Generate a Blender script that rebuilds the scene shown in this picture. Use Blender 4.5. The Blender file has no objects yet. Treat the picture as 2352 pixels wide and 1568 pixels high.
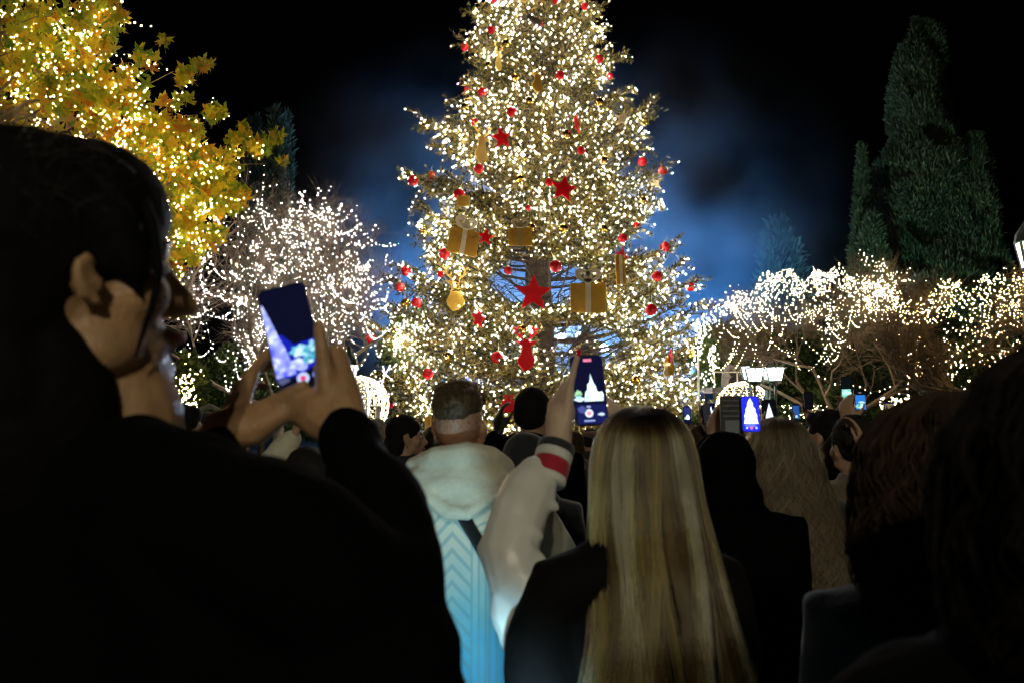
import bpy, bmesh, math, random
import numpy as np
from mathutils import Vector, Matrix, Euler
R = math.radians
SC = bpy.context.scene
COL = SC.collection

# ------------------------------------------------------------------ camera
FPX = 1829.0            # focal length measured on a 2352 px wide picture
CAM_Z = 1.55
PITCH = math.atan((945 - 784) / FPX)
cam_d = bpy.data.cameras.new('camera')
cam_d.sensor_width = 36.0
cam_d.lens = 36.0 * FPX / 2352.0
cam_d.clip_start = 0.05
cam_d.clip_end = 3000
cam_d.dof.use_dof = True
cam_d.dof.focus_distance = 17.0
cam_d.dof.aperture_fstop = 5.2
cam = bpy.data.objects.new('camera', cam_d)
cam.location = (0, 0, CAM_Z)
cam.rotation_euler = (math.pi / 2 + PITCH, 0, 0)
COL.objects.link(cam)
SC.camera = cam

# ------------------------------------------------------------------ night sky
W = bpy.data.worlds.new('World'); SC.world = W; W.use_nodes = True
wn = W.node_tree.nodes; wl = W.node_tree.links
bg = wn['Background']
sky = wn.new('ShaderNodeTexSky'); sky.sky_type = 'NISHITA'; sky.sun_disc = False
sky.sun_elevation = R(-4.0); sky.sun_rotation = R(200); sky.altitude = 100
wl.new(sky.outputs[0], bg.inputs[0]); bg.inputs[1].default_value = 0.010

# moonlight, far weaker than any lamp of the square
sd = bpy.data.lights.new('moon', 'SUN'); sd.energy = 0.006; sd.angle = R(0.5); sd.color = (0.75, 0.85, 1.0)
so = bpy.data.objects.new('moon', sd); so.rotation_euler = (R(50), 0, R(-20)); COL.objects.link(so)

SC.view_settings.view_transform = 'Standard'
SC.view_settings.look = 'None'
SC.view_settings.exposure = 0.0
SC.view_settings.gamma = 1.0
SC.view_settings.use_curve_mapping = False
cy = SC.cycles
cy.use_denoising = True
cy.filter_width = 1.15
cy.max_bounces = 5; cy.diffuse_bounces = 2; cy.glossy_bounces = 2; cy.transmission_bounces = 4
cy.volume_bounces = 0; cy.transparent_max_bounces = 8
cy.sample_clamp_indirect = 4.0
cy.caustics_reflective = False; cy.caustics_refractive = False
try:
    cy.use_light_tree = True
except Exception:
    pass

# ------------------------------------------------------------------ helpers
def at(x, y, Y):
    """world point seen at picture position (x, y) at distance Y along the view's ground axis"""
    a = (x - 1176) / FPX; b = (784 - y) / FPX
    dy = math.cos(PITCH) - b * math.sin(PITCH)
    dz = math.sin(PITCH) + b * math.cos(PITCH)
    t = Y / dy
    return Vector((a * t, Y, CAM_Z + dz * t))

def project(P):
    """(n,3) points -> picture position, for choosing where a crown is open"""
    P = np.asarray(P, float)
    q = P - np.array([0, 0, CAM_Z])
    c, s = math.cos(PITCH), math.sin(PITCH)
    fw = q[:, 1] * c + q[:, 2] * s
    up = -q[:, 1] * s + q[:, 2] * c
    return 1176 + FPX * q[:, 0] / fw, 784 - FPX * up / fw

def tag(o, label=None, cat=None, group=None, kind=None):
    if label: o['label'] = label
    if cat: o['category'] = cat
    if group: o['group'] = group
    if kind: o['kind'] = kind
    return o

def link(o, parent=None):
    COL.objects.link(o)
    if parent is not None:
        o.parent = parent
    return o

def empty(name, loc, rz=0.0, label=None, cat=None, group=None):
    o = bpy.data.objects.new(name, None)
    o.location = loc; o.rotation_euler = (0, 0, rz)
    o.empty_display_size = 0.1
    COL.objects.link(o)
    tag(o, label, cat, group)
    return o

def mesh_obj(name, V, F, mat, parent=None, smooth=False, loc=None):
    """V (n,3); F list of faces or (m,3)/(m,4) array. Child meshes are in the parent's local space."""
    me = bpy.data.meshes.new(name)
    V = np.asarray(V, dtype=np.float32).reshape(-1, 3)
    if isinstance(F, np.ndarray):
        k = F.shape[1]
        me.vertices.add(len(V)); me.vertices.foreach_set('co', V.ravel())
        me.loops.add(F.size); me.loops.foreach_set('vertex_index', F.ravel().astype(np.int32))
        me.polygons.add(len(F))
        me.polygons.foreach_set('loop_start', np.arange(0, F.size, k, dtype=np.int32))
        me.update(calc_edges=True)
    else:
        me.from_pydata([tuple(map(float, v)) for v in V], [], [tuple(map(int, f)) for f in F]); me.update()
    if smooth:
        me.polygons.foreach_set('use_smooth', np.ones(len(me.polygons), dtype=bool))
    if mat is not None:
        me.materials.append(mat)
    o = bpy.data.objects.new(name, me)
    if loc is not None: o.location = loc
    return link(o, parent)

class MB:
    """collects pieces of ONE mesh"""
    def __init__(s): s.V = []; s.F = []
    def add(s, V, F):
        n = len(s.V); s.V += [tuple(v) for v in V]; s.F += [tuple(i + n for i in f) for f in F]; return s
    def box(s, c, d, rot=None):
        c = Vector(c); hx, hy, hz = d[0] / 2, d[1] / 2, d[2] / 2
        P = [Vector((x, y, z)) for x in (-hx, hx) for y in (-hy, hy) for z in (-hz, hz)]
        if rot is not None: P = [rot @ p for p in P]
        return s.add([p + c for p in P], [(0, 1, 3, 2), (4, 6, 7, 5), (0, 4, 5, 1), (2, 3, 7, 6), (0, 2, 6, 4), (1, 5, 7, 3)])
    def tube(s, pts, rad, n=8, cap=True, round_ends=False):
        pts = [Vector(p) for p in pts]
        if not hasattr(rad, '__len__'): rad = [rad] * len(pts)
        rad = list(rad)
        if round_ends:
            d0 = (pts[0] - pts[1]).normalized(); d1 = (pts[-1] - pts[-2]).normalized()
            r0, r1 = rad[0], rad[-1]
            pre = [(pts[0] + d0 * r0 * math.sin(a), r0 * math.cos(a)) for a in (1.35, 0.9, 0.45)]
            post = [(pts[-1] + d1 * r1 * math.sin(a), r1 * math.cos(a)) for a in (0.45, 0.9, 1.35)]
            pts = [p for p, _ in pre] + pts + [p for p, _ in post]
            rad = [r for _, r in pre] + rad + [r for _, r in post]
        V = []; F = []
        prev = None
        for i, p in enumerate(pts):
            a = pts[max(i - 1, 0)]; b = pts[min(i + 1, len(pts) - 1)]
            d = (b - a)
            d = d.normalized() if d.length > 1e-9 else Vector((0, 0, 1))
            if prev is None:
                u = d.orthogonal().normalized()
            else:
                u = prev - d * prev.dot(d)
                u = u.normalized() if u.length > 1e-6 else d.orthogonal().normalized()
            prev = u; w = d.cross(u)
            for k in range(n):
                t = 2 * math.pi * k / n
                r = rad[i]
                ru, rw = (r, r) if not hasattr(r, '__len__') else r
                V.append(p + u * (ru * math.cos(t)) + w * (rw * math.sin(t)))
        m = len(pts)
        for i in range(m - 1):
            for k in range(n):
                k2 = (k + 1) % n
                F.append((i * n + k, i * n + k2, (i + 1) * n + k2, (i + 1) * n + k))
        if cap:
            F.append(tuple(range(n))[::-1]); F.append(tuple((m - 1) * n + k for k in range(n)))
        return s.add(V, F)
    def ell(s, c, r, rot=None, nu=14, nv=9):
        c = Vector(c); r = (r, r, r) if not hasattr(r, '__len__') else r
        V = [Vector((0, 0, r[2]))]; F = []
        for j in range(1, nv):
            ph = math.pi * j / nv
            for k in range(nu):
                t = 2 * math.pi * k / nu
                V.append(Vector((r[0] * math.sin(ph) * math.cos(t), r[1] * math.sin(ph) * math.sin(t), r[2] * math.cos(ph))))
        V.append(Vector((0, 0, -r[2])))
        for k in range(nu): F.append((0, 1 + k, 1 + (k + 1) % nu))
        for j in range(nv - 2):
            for k in range(nu):
                a = 1 + j * nu + k; b = 1 + j * nu + (k + 1) % nu
                F.append((a, a + nu, b + nu, b))
        L = len(V) - 1; q = 1 + (nv - 2) * nu
        for k in range(nu): F.append((L, q + (k + 1) % nu, q + k))
        if rot is not None: V = [rot @ v for v in V]
        return s.add([v + c for v in V], F)
    def lathe(s, prof, c=(0, 0, 0), n=16, rot=None):
        c = Vector(c); V = []; F = []
        for r, z in prof:
            for k in range(n):
                t = 2 * math.pi * k / n; V.append(Vector((r * math.cos(t), r * math.sin(t), z)))
        for i in range(len(prof) - 1):
            for k in range(n):
                k2 = (k + 1) % n; F.append((i * n + k, i * n + k2, (i + 1) * n + k2, (i + 1) * n + k))
        if rot is not None: V = [rot @ v for v in V]
        return s.add([v + c for v in V], F)
    def prism(s, poly, depth, M=None):
        """flat outline (x, z) given thickness along y"""
        n = len(poly)
        V = [Vector((x, -depth / 2, z)) for x, z in poly] + [Vector((x, depth / 2, z)) for x, z in poly]
        if M is not None: V = [M @ v for v in V]
        F = [tuple(range(n)), tuple(range(n, 2 * n))[::-1]] + [(i, i + n, (i + 1) % n + n, (i + 1) % n) for i in range(n)]
        return s.add(V, F)
    def build(s, name, mat, parent=None, smooth=False, loc=None):
        return mesh_obj(name, s.V, s.F, mat, parent, smooth, loc)

# ------------------------------------------------------------------ materials
MATS = {}
def mat(name, col, rough=0.6, metal=0.0, noise=None, bump=None, spec=0.5, sheen=0.0, trans=0.0, coat=0.0):
    """noise=(scale, amount): value variation; bump=(scale, strength)"""
    if name in MATS: return MATS[name]
    m = bpy.data.materials.new(name); m.use_nodes = True
    nt = m.node_tree; N = nt.nodes; L = nt.links; b = N['Principled BSDF']
    b.inputs['Base Color'].default_value = (*col, 1)
    b.inputs['Roughness'].default_value = rough
    b.inputs['Metallic'].default_value = metal
    b.inputs['Specular IOR Level'].default_value = spec
    b.inputs['Sheen Weight'].default_value = sheen
    b.inputs['Coat Weight'].default_value = coat
    tc = N.new('ShaderNodeTexCoord')
    if noise:
        n = N.new('ShaderNodeTexNoise'); n.inputs['Scale'].default_value = noise[0]; n.inputs['Detail'].default_value = 4
        L.new(tc.outputs['Object'], n.inputs['Vector'])
        r = N.new('ShaderNodeValToRGB')
        a = noise[1]
        r.color_ramp.elements[0].position = 0.3; r.color_ramp.elements[1].position = 0.7
        r.color_ramp.elements[0].color = (*[max(0, c * (1 - a)) for c in col], 1)
        r.color_ramp.elements[1].color = (*[min(1, c * (1 + a)) for c in col], 1)
        L.new(n.outputs['Fac'], r.inputs[0]); L.new(r.outputs[0], b.inputs['Base Color'])
    if bump:
        n2 = N.new('ShaderNodeTexNoise'); n2.inputs['Scale'].default_value = bump[0]; n2.inputs['Detail'].default_value = 3
        L.new(tc.outputs['Object'], n2.inputs['Vector'])
        bp = N.new('ShaderNodeBump'); bp.inputs['Strength'].default_value = bump[1]; bp.inputs['Distance'].default_value = 0.01
        L.new(n2.outputs['Fac'], bp.inputs['Height']); L.new(bp.outputs[0], b.inputs['Normal'])
    if trans:
        out = N['Material Output']
        tr = N.new('ShaderNodeBsdfTranslucent'); mx = N.new('ShaderNodeMixShader'); mx.inputs[0].default_value = trans
        src = b.inputs['Base Color'].links[0].from_socket if b.inputs['Base Color'].links else None
        if src: L.new(src, tr.inputs[0])
        else: tr.inputs[0].default_value = (*col, 1)
        L.new(b.outputs[0], mx.inputs[1]); L.new(tr.outputs[0], mx.inputs[2]); L.new(mx.outputs[0], out.inputs[0])
    MATS[name] = m
    return m

def glow(name, col, strength, sample=True):
    if name in MATS: return MATS[name]
    m = bpy.data.materials.new(name); m.use_nodes = True
    nt = m.node_tree; nt.nodes.clear()
    e = nt.nodes.new('ShaderNodeEmission'); e.inputs[0].default_value = (*col, 1); e.inputs[1].default_value = strength
    o = nt.nodes.new('ShaderNodeOutputMaterial'); nt.links.new(e.outputs[0], o.inputs[0])
    m.cycles.emission_sampling = 'FRONT' if sample else 'NONE'
    MATS[name] = m
    return m

def leaf_mat(name, stops, source='island', scale=1.2, mixn=0.5, trans=0.35, rough=0.55):
    """foliage whose leaves differ in colour one from the next"""
    if name in MATS: return MATS[name]
    m = bpy.data.materials.new(name); m.use_nodes = True
    nt = m.node_tree; N = nt.nodes; L = nt.links; b = N['Principled BSDF']; out = N['Material Output']
    if source == 'island':
        g = N.new('ShaderNodeNewGeometry'); rnd = g.outputs['Random Per Island']; pos = g.outputs['Position']
    else:
        oi = N.new('ShaderNodeObjectInfo'); rnd = oi.outputs['Random']
        g = N.new('ShaderNodeNewGeometry'); pos = g.outputs['Position']
    n = N.new('ShaderNodeTexNoise'); n.inputs['Scale'].default_value = scale; n.inputs['Detail'].default_value = 2
    L.new(pos, n.inputs['Vector'])
    mx = N.new('ShaderNodeMix'); mx.data_type = 'FLOAT'; mx.inputs[0].default_value = mixn
    L.new(rnd, mx.inputs[2]); L.new(n.outputs['Fac'], mx.inputs[3])
    r = N.new('ShaderNodeValToRGB')
    el = r.color_ramp.elements
    while len(el) < len(stops): el.new(0.5)
    for e, (p, c) in zip(el, stops): e.position = p; e.color = (*c, 1)
    L.new(mx.outputs[0], r.inputs[0]); L.new(r.outputs[0], b.inputs['Base Color'])
    b.inputs['Roughness'].default_value = rough; b.inputs['Specular IOR Level'].default_value = 0.3
    tr = N.new('ShaderNodeBsdfTranslucent'); ms = N.new('ShaderNodeMixShader'); ms.inputs[0].default_value = trans
    L.new(r.outputs[0], tr.inputs[0]); L.new(b.outputs[0], ms.inputs[1]); L.new(tr.outputs[0], ms.inputs[2]); L.new(ms.outputs[0], out.inputs[0])
    MATS[name] = m
    return m

# glowing little bulbs: a four-sided drop each, many joined as one string
BULB_LAMP = None
TET = np.array([(0, 0, 1.35), (1.22, 0, -.55), (-.61, 1.06, -.55), (-.61, -1.06, -.55)], float)
TEF = np.array([(0, 1, 2), (0, 2, 3), (0, 3, 1), (1, 3, 2)])
BACK_FILL = 1900
CYAN_FILL = 44
def bulbs(name, P, r, m, label, parent=None, jitter=0.42, seed=1, big=0.0):
    P = np.asarray(P, float).reshape(-1, 3); n = len(P)
    rng = np.random.default_rng(seed)
    rr = r * (1 + jitter * rng.standard_normal(n)).clip(0.45, 1.9)
    rr = np.where(rng.random(n) < big, rr * 1.7, rr)
    an = rng.uniform(0, 6.28, n); c, s = np.cos(an), np.sin(an); sg = np.where(rng.random(n) < .5, -1.0, 1.0)
    T = TET[None].repeat(n, 0); X = T[:, :, 0] * c[:, None] - T[:, :, 1] * s[:, None]; Y = T[:, :, 0] * s[:, None] + T[:, :, 1] * c[:, None]
    T = np.stack([X, Y, T[:, :, 2]], 2); T[:, :, 1:] *= sg[:, None, None]
    V = (P[:, None, :] + T * rr[:, None, None]).reshape(-1, 3)
    F = (TEF[None] + (np.arange(n) * 4)[:, None, None]).reshape(-1, 3)
    o = mesh_obj(name, V, F, m, parent)
    return tag(o, label, None if parent else 'fairy lights', kind='stuff')
# ================================================================== ground and smoke
m_ground = mat('paving', (0.16, 0.15, 0.14), rough=0.8, noise=(0.6, 0.35), bump=(6, 0.3))
g = 400.0
ground = mesh_obj('ground', [(-g, -60, 0), (g, -60, 0), (g, 900, 0), (-g, 900, 0)], [(0, 1, 2, 3)], m_ground)
tag(ground, 'dark stone paving of the square', kind='structure')

def make_smoke():
    m = bpy.data.materials.new('smoke'); m.use_nodes = True
    nt = m.node_tree; N = nt.nodes; L = nt.links
    N.remove(N['Principled BSDF']); out = N['Material Output']
    v = N.new('ShaderNodeVolumePrincipled'); v.inputs['Color'].default_value = (0.75, 0.85, 1.0, 1)
    v.inputs['Anisotropy'].default_value = 0.1
    g = N.new('ShaderNodeNewGeometry')
    n = N.new('ShaderNodeTexNoise'); n.inputs['Scale'].default_value = 0.27; n.inputs['Detail'].default_value = 3; n.inputs['Roughness'].default_value = 0.5
    L.new(g.outputs['Position'], n.inputs['Vector'])
    mr = N.new('ShaderNodeMapRange'); mr.inputs[1].default_value = 0.43; mr.inputs[2].default_value = 0.68
    mr.inputs[3].default_value = 0.0; mr.inputs[4].default_value = SMOKE_DENSITY
    L.new(n.outputs['Fac'], mr.inputs[0])
    # the plume rises from behind the tree and thins out away from it
    vs = N.new('ShaderNodeVectorMath'); vs.operation = 'SUBTRACT'; vs.inputs[1].default_value = (1.6, 33, 6.0); L.new(g.outputs['Position'], vs.inputs[0])
    vm = N.new('ShaderNodeVectorMath'); vm.operation = 'MULTIPLY'; vm.inputs[1].default_value = (1 / 16, 1 / 12, 1 / 13); L.new(vs.outputs[0], vm.inputs[0])
    vl = N.new('ShaderNodeVectorMath'); vl.operation = 'LENGTH'; L.new(vm.outputs[0], vl.inputs[0])
    fo = N.new('ShaderNodeMapRange'); fo.interpolation_type = 'SMOOTHSTEP'; fo.inputs[1].default_value = 1.0; fo.inputs[2].default_value = 0.25; L.new(vl.outputs['Value'], fo.inputs[0])
    mu = N.new('ShaderNodeMath'); mu.operation = 'MULTIPLY'; L.new(mr.outputs[0], mu.inputs[0]); L.new(fo.outputs[0], mu.inputs[1]); L.new(mu.outputs[0], v.inputs['Density'])
    L.new(v.outputs[0], out.inputs['Volume'])
    m.cycles.volume_step_rate = 0.6 if hasattr(m.cycles, 'volume_step_rate') else 1.0
    b = MB().box((1.6, 34, 9.2), (33, 19, 18))
    o = b.build('smoke', m)
    tag(o, 'drifting blue lit smoke behind the tall decorated tree', 'smoke', kind='stuff')
    return o
SMOKE_DENSITY = 0.10
make_smoke()

# ================================================================== lamps behind the tree
m_black = mat('black metal', (0.02, 0.02, 0.022), rough=0.45)
def floodlight(px, py, Y, aim, power, spot_deg, label, colr=(0.55, 0.72, 1.0), size=0.16, on_stand=True):
    p = at(px, py, Y)
    root = empty('floodlight', (p.x, p.y, 0), 0, label, 'floodlight', 'floodlights behind the tree')
    d = (Vector(aim) - p).normalized()
    rot = d.to_track_quat('-Z', 'Y').to_matrix()
    b = MB().lathe([(0.02, 0.34), (size * 0.6, 0.32), (size * 0.75, 0.1), (size, 0.0), (size * 0.93, 0.0), (size * 0.9, 0.02)], (0, 0, p.z), 16, rot)
    b.build('housing', m_black, root, True)
    l = MB().lathe([(size * 0.88, 0.015), (size * 0.6, 0.0), (0.001, -0.012)], (0, 0, p.z), 16, rot)
    l.build('lens', glow('flood lens', (0.6, 0.75, 1.0), 500, False), root, True)
    y = MB().tube([(-size - 0.03, 0, p.z), (-size - 0.03, 0, p.z - size - 0.1), (size + 0.03, 0, p.z - size - 0.1), (size + 0.03, 0, p.z)], 0.015, 6)
    y.build('yoke', m_black, root)
    s = MB().tube([(0, 0, 0), (0, 0, p.z - size - 0.1)], 0.03, 8)
    for a in (0.5, 2.6, 4.7): s.tube([(0, 0, 0.6), (0.45 * math.cos(a), 0.45 * math.sin(a), 0.02)], 0.018, 6)
    s.build('stand', m_black, root)
    ld = bpy.data.lights.new('flood_lamp', 'SPOT'); ld.energy = power; ld.color = colr
    ld.spot_size = R(spot_deg); ld.spot_blend = 0.6; ld.shadow_soft_size = 0.12
    lo = bpy.data.objects.new('flood_lamp', ld); lo.location = Vector((0, 0, p.z)) + d * 0.05
    lo.rotation_euler = d.to_track_quat('-Z', 'Y').to_euler(); lo.parent = root; COL.objects.link(lo)
    return root
floodlight(1290, 776, 25.5, (0.5, 10, 4.5), 5000, 110, 'bright blue white floodlight glaring through the lower branches, leftmost of three')
floodlight(1333, 772, 25.6, (2.5, 8, 5.0), 5000, 110, 'bright blue white floodlight glaring through branches beside the dark cone')
floodlight(1387, 800, 25.0, (3.0, 10, 4.5), 5000, 110, 'bright blue white floodlight just above the raised phone of the blonde woman')
# two uplights aimed into the smoke
floodlight(1060, 905, 27.0, (-2.5, 42, 14), 18000, 82, 'blue uplight behind the tree, low at its left', (0.07, 0.38, 1.0))
floodlight(1560, 905, 27.0, (6.5, 42, 13), 18000, 96, 'blue uplight behind the tree, low at its right', (0.07, 0.38, 1.0))
floodlight(1235, 890, 26.5, (.8, 36, 7.0), 22000, 100, 'unseen white blue uplight added low behind the trunk', (.28, .58, 1.0))  # unseen lamp, added to brighten the smoke behind the crown gap
# ================================================================== the big decorated tree
TY = 20.0
rng = np.random.default_rng(7)
random.seed(7)
m_bark = mat('fir bark', (0.045, 0.032, 0.022), rough=0.9, noise=(6, 0.5), bump=(14, 0.8))
m_needle = leaf_mat('fir needles', [(0.32, (0.020, 0.024, 0.006)), (0.5, (0.085, 0.074, 0.012)), (0.70, (0.22, 0.165, 0.026))], 'island', 1.6, 0.62, 0.15)
GLOW_WARM = glow('warm bulb', (1.0, 0.82, 0.56), 430)
GLOW_COOL = glow('cool bulb', (0.92, 0.86, 1.0), 430)
GLOW_GOLD2 = glow('amber bulb', (1.0, 0.70, 0.30), 85)
GLOW_COOL2 = glow('white bulb', (1.0, 0.84, 0.70), 110)
GLOW_WARM2 = glow('soft white bulb', (1.0, 0.76, 0.44), 55)
GLOW_GOLDB = glow('ball bulb', (1.0, 0.80, 0.35), 22, False)
GLOW_GOLD = glow('gold bulb', (1.0, 0.68, 0.30), 48)

prof_y = np.array([-380, -200, 0, 60, 130, 200, 250, 320, 400, 470, 540, 600, 640, 700, 760, 820, 880, 960, 1010], float)
prof_l = np.array([1225, 1150, 1092, 1078, 1068, 1066, 1050, 1010, 972, 985, 985, 945, 925, 935, 880, 890, 885, 885, 960], float)
prof_r = np.array([1235, 1300, 1362, 1385, 1412, 1408, 1450, 1485, 1508, 1500, 1490, 1515, 1550, 1585, 1605, 1620, 1635, 1640, 1560], float)
TX = at(1240, 700, TY).x
zs = np.array([at(1240, y, TY).z for y in prof_y]); zo = np.argsort(zs)
zs = zs[zo]
RL = np.array([TX - at(x, y, TY).x for x, y in zip(prof_l, prof_y)])[zo]
RR = np.array([at(x, y, TY).x - TX for x, y in zip(prof_r, prof_y)])[zo]
def crown_r(z, az):
    rl, rr = np.interp(z, zs, RL), np.interp(z, zs, RR)
    c = math.cos(az)
    return (rr * (1 + c) + rl * (1 - c)) / 2
H_TREE = zs[-1] + 0.3

tree_root = empty('christmas_tree', (TX, TY, 0), 0, 'tall fir covered in white lights, red baubles and stars', 'christmas tree')
b = MB()
tz = np.linspace(0, H_TREE, 16)
b.tube([(0.05 * math.sin(z * 0.9), 0.04 * math.cos(z * 1.3), z) for z in tz], [0.40 * (1 - z / H_TREE) ** 0.85 + 0.03 for z in tz], 14)
b.tube([(0, 0, 0), (0, 0, 0.25)], [0.62, 0.4], 14)
b.build('trunk', m_bark, tree_root, True)

limb = MB()
twig_a = []; twig_b = []      # twig start and end
def open_gap(x, y):
    """how open the crown is at a picture position (0 closed .. 1 open)"""
    o = 0
    for cx, cy, rx, ry, s in ((1235, 650, 118, 58, 1.0), (1330, 800, 95, 62, 0.95), (1335, 900, 60, 40, 0.7), (1170, 800, 36, 30, 0.7), (1090, 880, 90, 20, 0.7), (1215, 880, 50, 34, .6)):
        d = ((x - cx) / rx) ** 2 + ((y - cy) / ry) ** 2
        if d < 1.25: o = max(o, s * min(1, (1.25 - d) / 0.35))
    return o
GA = math.pi * (3 - math.sqrt(5))
nb = 600
# explicit long branches that break the outline: (picture x, y of the tip)
tips = [(1045, 300), (1000, 330), (1455, 300), (1440, 210), (1085, 20), (1372, 25), (1500, 470), (960, 470), (1560, 610), (900, 700), (1620, 850), (870, 850), (1010, 560), (1480, 590), (970, 268), (940, 398), (985, 408), (905, 640), (925, 610), (856, 745), (1062, 92), (1068, 195), (1030, 228), (1500, 240), (1525, 372), (1548, 555), (1592, 645), (1425, 125), (1390, 70), (1638, 925), (1620, 770), (880, 930), (1610, 700), (1480, 250), (975, 520), (900, 905)]
branch_list = []
for i in range(nb):
    u = (i + 0.5) / nb
    z = 1.35 + (H_TREE - 1.6) * (u ** 1.22)
    az = i * GA + rng.normal(0, 0.25)
    r = crown_r(z, az) * rng.uniform(0.70, 0.97)
    branch_list.append((z, az, max(r, 0.25), None))
for (tx, ty) in tips:
    p = at(tx, ty, TY + rng.uniform(-0.5, 0.3))
    branch_list.append((p.z, 0 if p.x > TX else math.pi, abs(p.x - TX), p))
for (z, az, r, tip) in branch_list:
    d = Vector((math.cos(az), math.sin(az), 0))
    rise = 0.16 if z > 6 else 0.05
    z0 = z - r * (0.24 if z > 5 else 0.16)
    z0 = max(0.9, z0)
    if tip is not None:
        end = Vector((tip.x - TX, tip.y - TY, tip.z)); z0 = max(0.9, end.z - r * 0.30)
    else:
        end = d * r + Vector((0, 0, z + r * 0.05))
    start = Vector((0, 0, z0))
    side = Vector((-d.y, d.x, 0))
    n = 7; pts = []
    bend = rng.normal(0, 0.06) * r
    for k in range(n):
        t = k / (n - 1)
        p = start.lerp(end, t) + side * (bend * math.sin(math.pi * t)) - Vector((0, 0, 1)) * (0.09 * r * math.sin(math.pi * t)) 
        pts.append(p)
    rad = [0.012 + 0.030 * min(r, 4) / 2.5 * (1 - k / (n - 1)) ** 1.2 for k in range(n)]
    mx_, my_ = project(np.array([tuple(p_) for p_ in pts[2:5]]) + np.array([TX, TY, 0]))
    hole = max(open_gap(x_, y_) for x_, y_ in zip(mx_, my_))
    if tip is None and hole > .5 and rng.random() < .88: limb.tube(pts[3:], rad[3:], 5, cap=False)
    else: limb.tube(pts, rad, 5, cap=False)
    # secondary twigs along the outer part
    ns = max(9, int(r * (14 if z < 7.5 else 11) * (1.5 if tip is not None else 1)))
    for k in range(ns):
        t = rng.uniform(0.22, 1.0) if r > 1.2 else rng.uniform(0.1, 1.0)
        f = t * (n - 1); j = min(int(f), n - 2); p = pts[j].lerp(pts[j + 1], f - j)
        sgn = 1 if rng.random() < 0.5 else -1
        spread = rng.uniform(0.15, 1.15)
        dd = (d * math.cos(spread) + side * sgn * math.sin(spread) + Vector((0, 0, rng.normal(0.02, 0.42)))).normalized()
        ln = rng.uniform(0.35, 0.85) * (1.15 - 0.55 * t) * min(1.0, 0.45 + r * 0.28)
        twig_a.append(p); twig_b.append(p + dd * ln)
    twig_a.append(pts[-2]); twig_b.append(pts[-1] + (pts[-1] - pts[-2]).normalized() * 0.15 + Vector((0, 0, 0.06)))
limb.build('limbs', m_bark, tree_root)['kind'] = 'stuff'
TA = np.array([tuple(v) for v in twig_a]); TB = np.array([tuple(v) for v in twig_b])
mid = (TA + TB) / 2
px, py = project(mid + np.array([TX, TY, 0]))
def lump(P, s, seed):
    r2 = np.random.default_rng(seed); o = np.zeros(len(P))
    for _ in range(6):
        k = r2.normal(0, s, 3); o += np.sin(P @ k + r2.uniform(0, 6.28))
    return o / 2.45
thin = lump(mid, 2.6, 5)
keep = np.array([rng.random() > max(open_gap(x, y), .40 if q < -.85 else 0) for x, y, q in zip(px, py, thin)])
og = np.array([open_gap(x, y) for x, y in zip(px, py)]) > .3
bareA, bareB = TA[~keep & og], TB[~keep & og]
TA, TB = TA[keep], TB[keep]

def spray_mesh(A, B, per_m, ln, wd, rng, flat=0.5):
    """needle blades bristling along twigs A->B: one slender triangle pair each"""
    D = B - A; Ls = np.linalg.norm(D, axis=1); D = D / Ls[:, None]
    cnt = np.maximum(6, (Ls * per_m).astype(int))
    idx = np.repeat(np.arange(len(A)), cnt); n = len(idx)
    t = rng.uniform(0.02, 1.0, n)
    base = A[idx] + D[idx] * (Ls[idx] * t)[:, None]
    rnd = rng.standard_normal((n, 3)); rnd[:, 2] *= flat
    d = D[idx]
    perp = rnd - d * np.sum(rnd * d, axis=1)[:, None]; perp /= np.linalg.norm(perp, axis=1)[:, None] + 1e-9
    out = d * rng.uniform(0.35, 0.95, n)[:, None] + perp * rng.uniform(0.6, 1.0, n)[:, None]
    out[:, 2] += 0.12
    out /= np.linalg.norm(out, axis=1)[:, None]
    L = ln * rng.uniform(0.6, 1.35, n) * (1.1 - 0.45 * t)
    rnd2 = rng.standard_normal((n, 3)); w = np.cross(out, rnd2); w /= np.linalg.norm(w, axis=1)[:, None] + 1e-9
    W = wd * rng.uniform(0.7, 1.3, n)
    v0 = base; v1 = base + out * (L * 0.45)[:, None] + w * W[:, None]; v2 = base + out * L[:, None]; v3 = base + out * (L * 0.45)[:, None] - w * W[:, None]
    V = np.stack([v0, v1, v2, v3], 1).reshape(-1, 3)
    F = (np.array([[0, 1, 2, 3]])[None] + (np.arange(n) * 4)[:, None, None]).reshape(-1, 4)
    return V, F
V, F = spray_mesh(TA, TB, 52, 0.15, 0.016, rng)
mesh_obj('crown', V, F, m_needle, tree_root)['kind'] = 'stuff'
print('needles', len(F), 'twigs', len(TA))
# bare brown twigs in the open parts
bt = MB()
for a_, b_ in zip(bareA[::4], bareB[::4]):
    bt.tube([a_, (a_ + b_) / 2 + rng.normal(0, .03, 3), b_], [0.010, 0.008, 0.004], 3, cap=False)
bt.build('bare_twigs', m_bark, tree_root)['kind'] = 'stuff'

# the lights: threaded along the twigs, just outside the needles
nl = 27000
idx = rng.integers(0, len(TA), nl)
t = rng.uniform(0.1, 1.05, nl)
P = TA[idx] + (TB[idx] - TA[idx]) * t[:, None]
off = rng.standard_normal((nl, 3)); off /= np.linalg.norm(off, axis=1)[:, None]
rad = P.copy(); rad[:, 2] = 0; rad /= np.linalg.norm(rad, axis=1)[:, None] + 1e-6
P = P + off * 0.05 + rad * 0.07 + np.array([0, 0, 0.02])
rr = np.hypot(P[:, 0], P[:, 1])
P = P[(P[:, 1] < 1.6) ]
P += np.array([TX, TY, 0])
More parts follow.
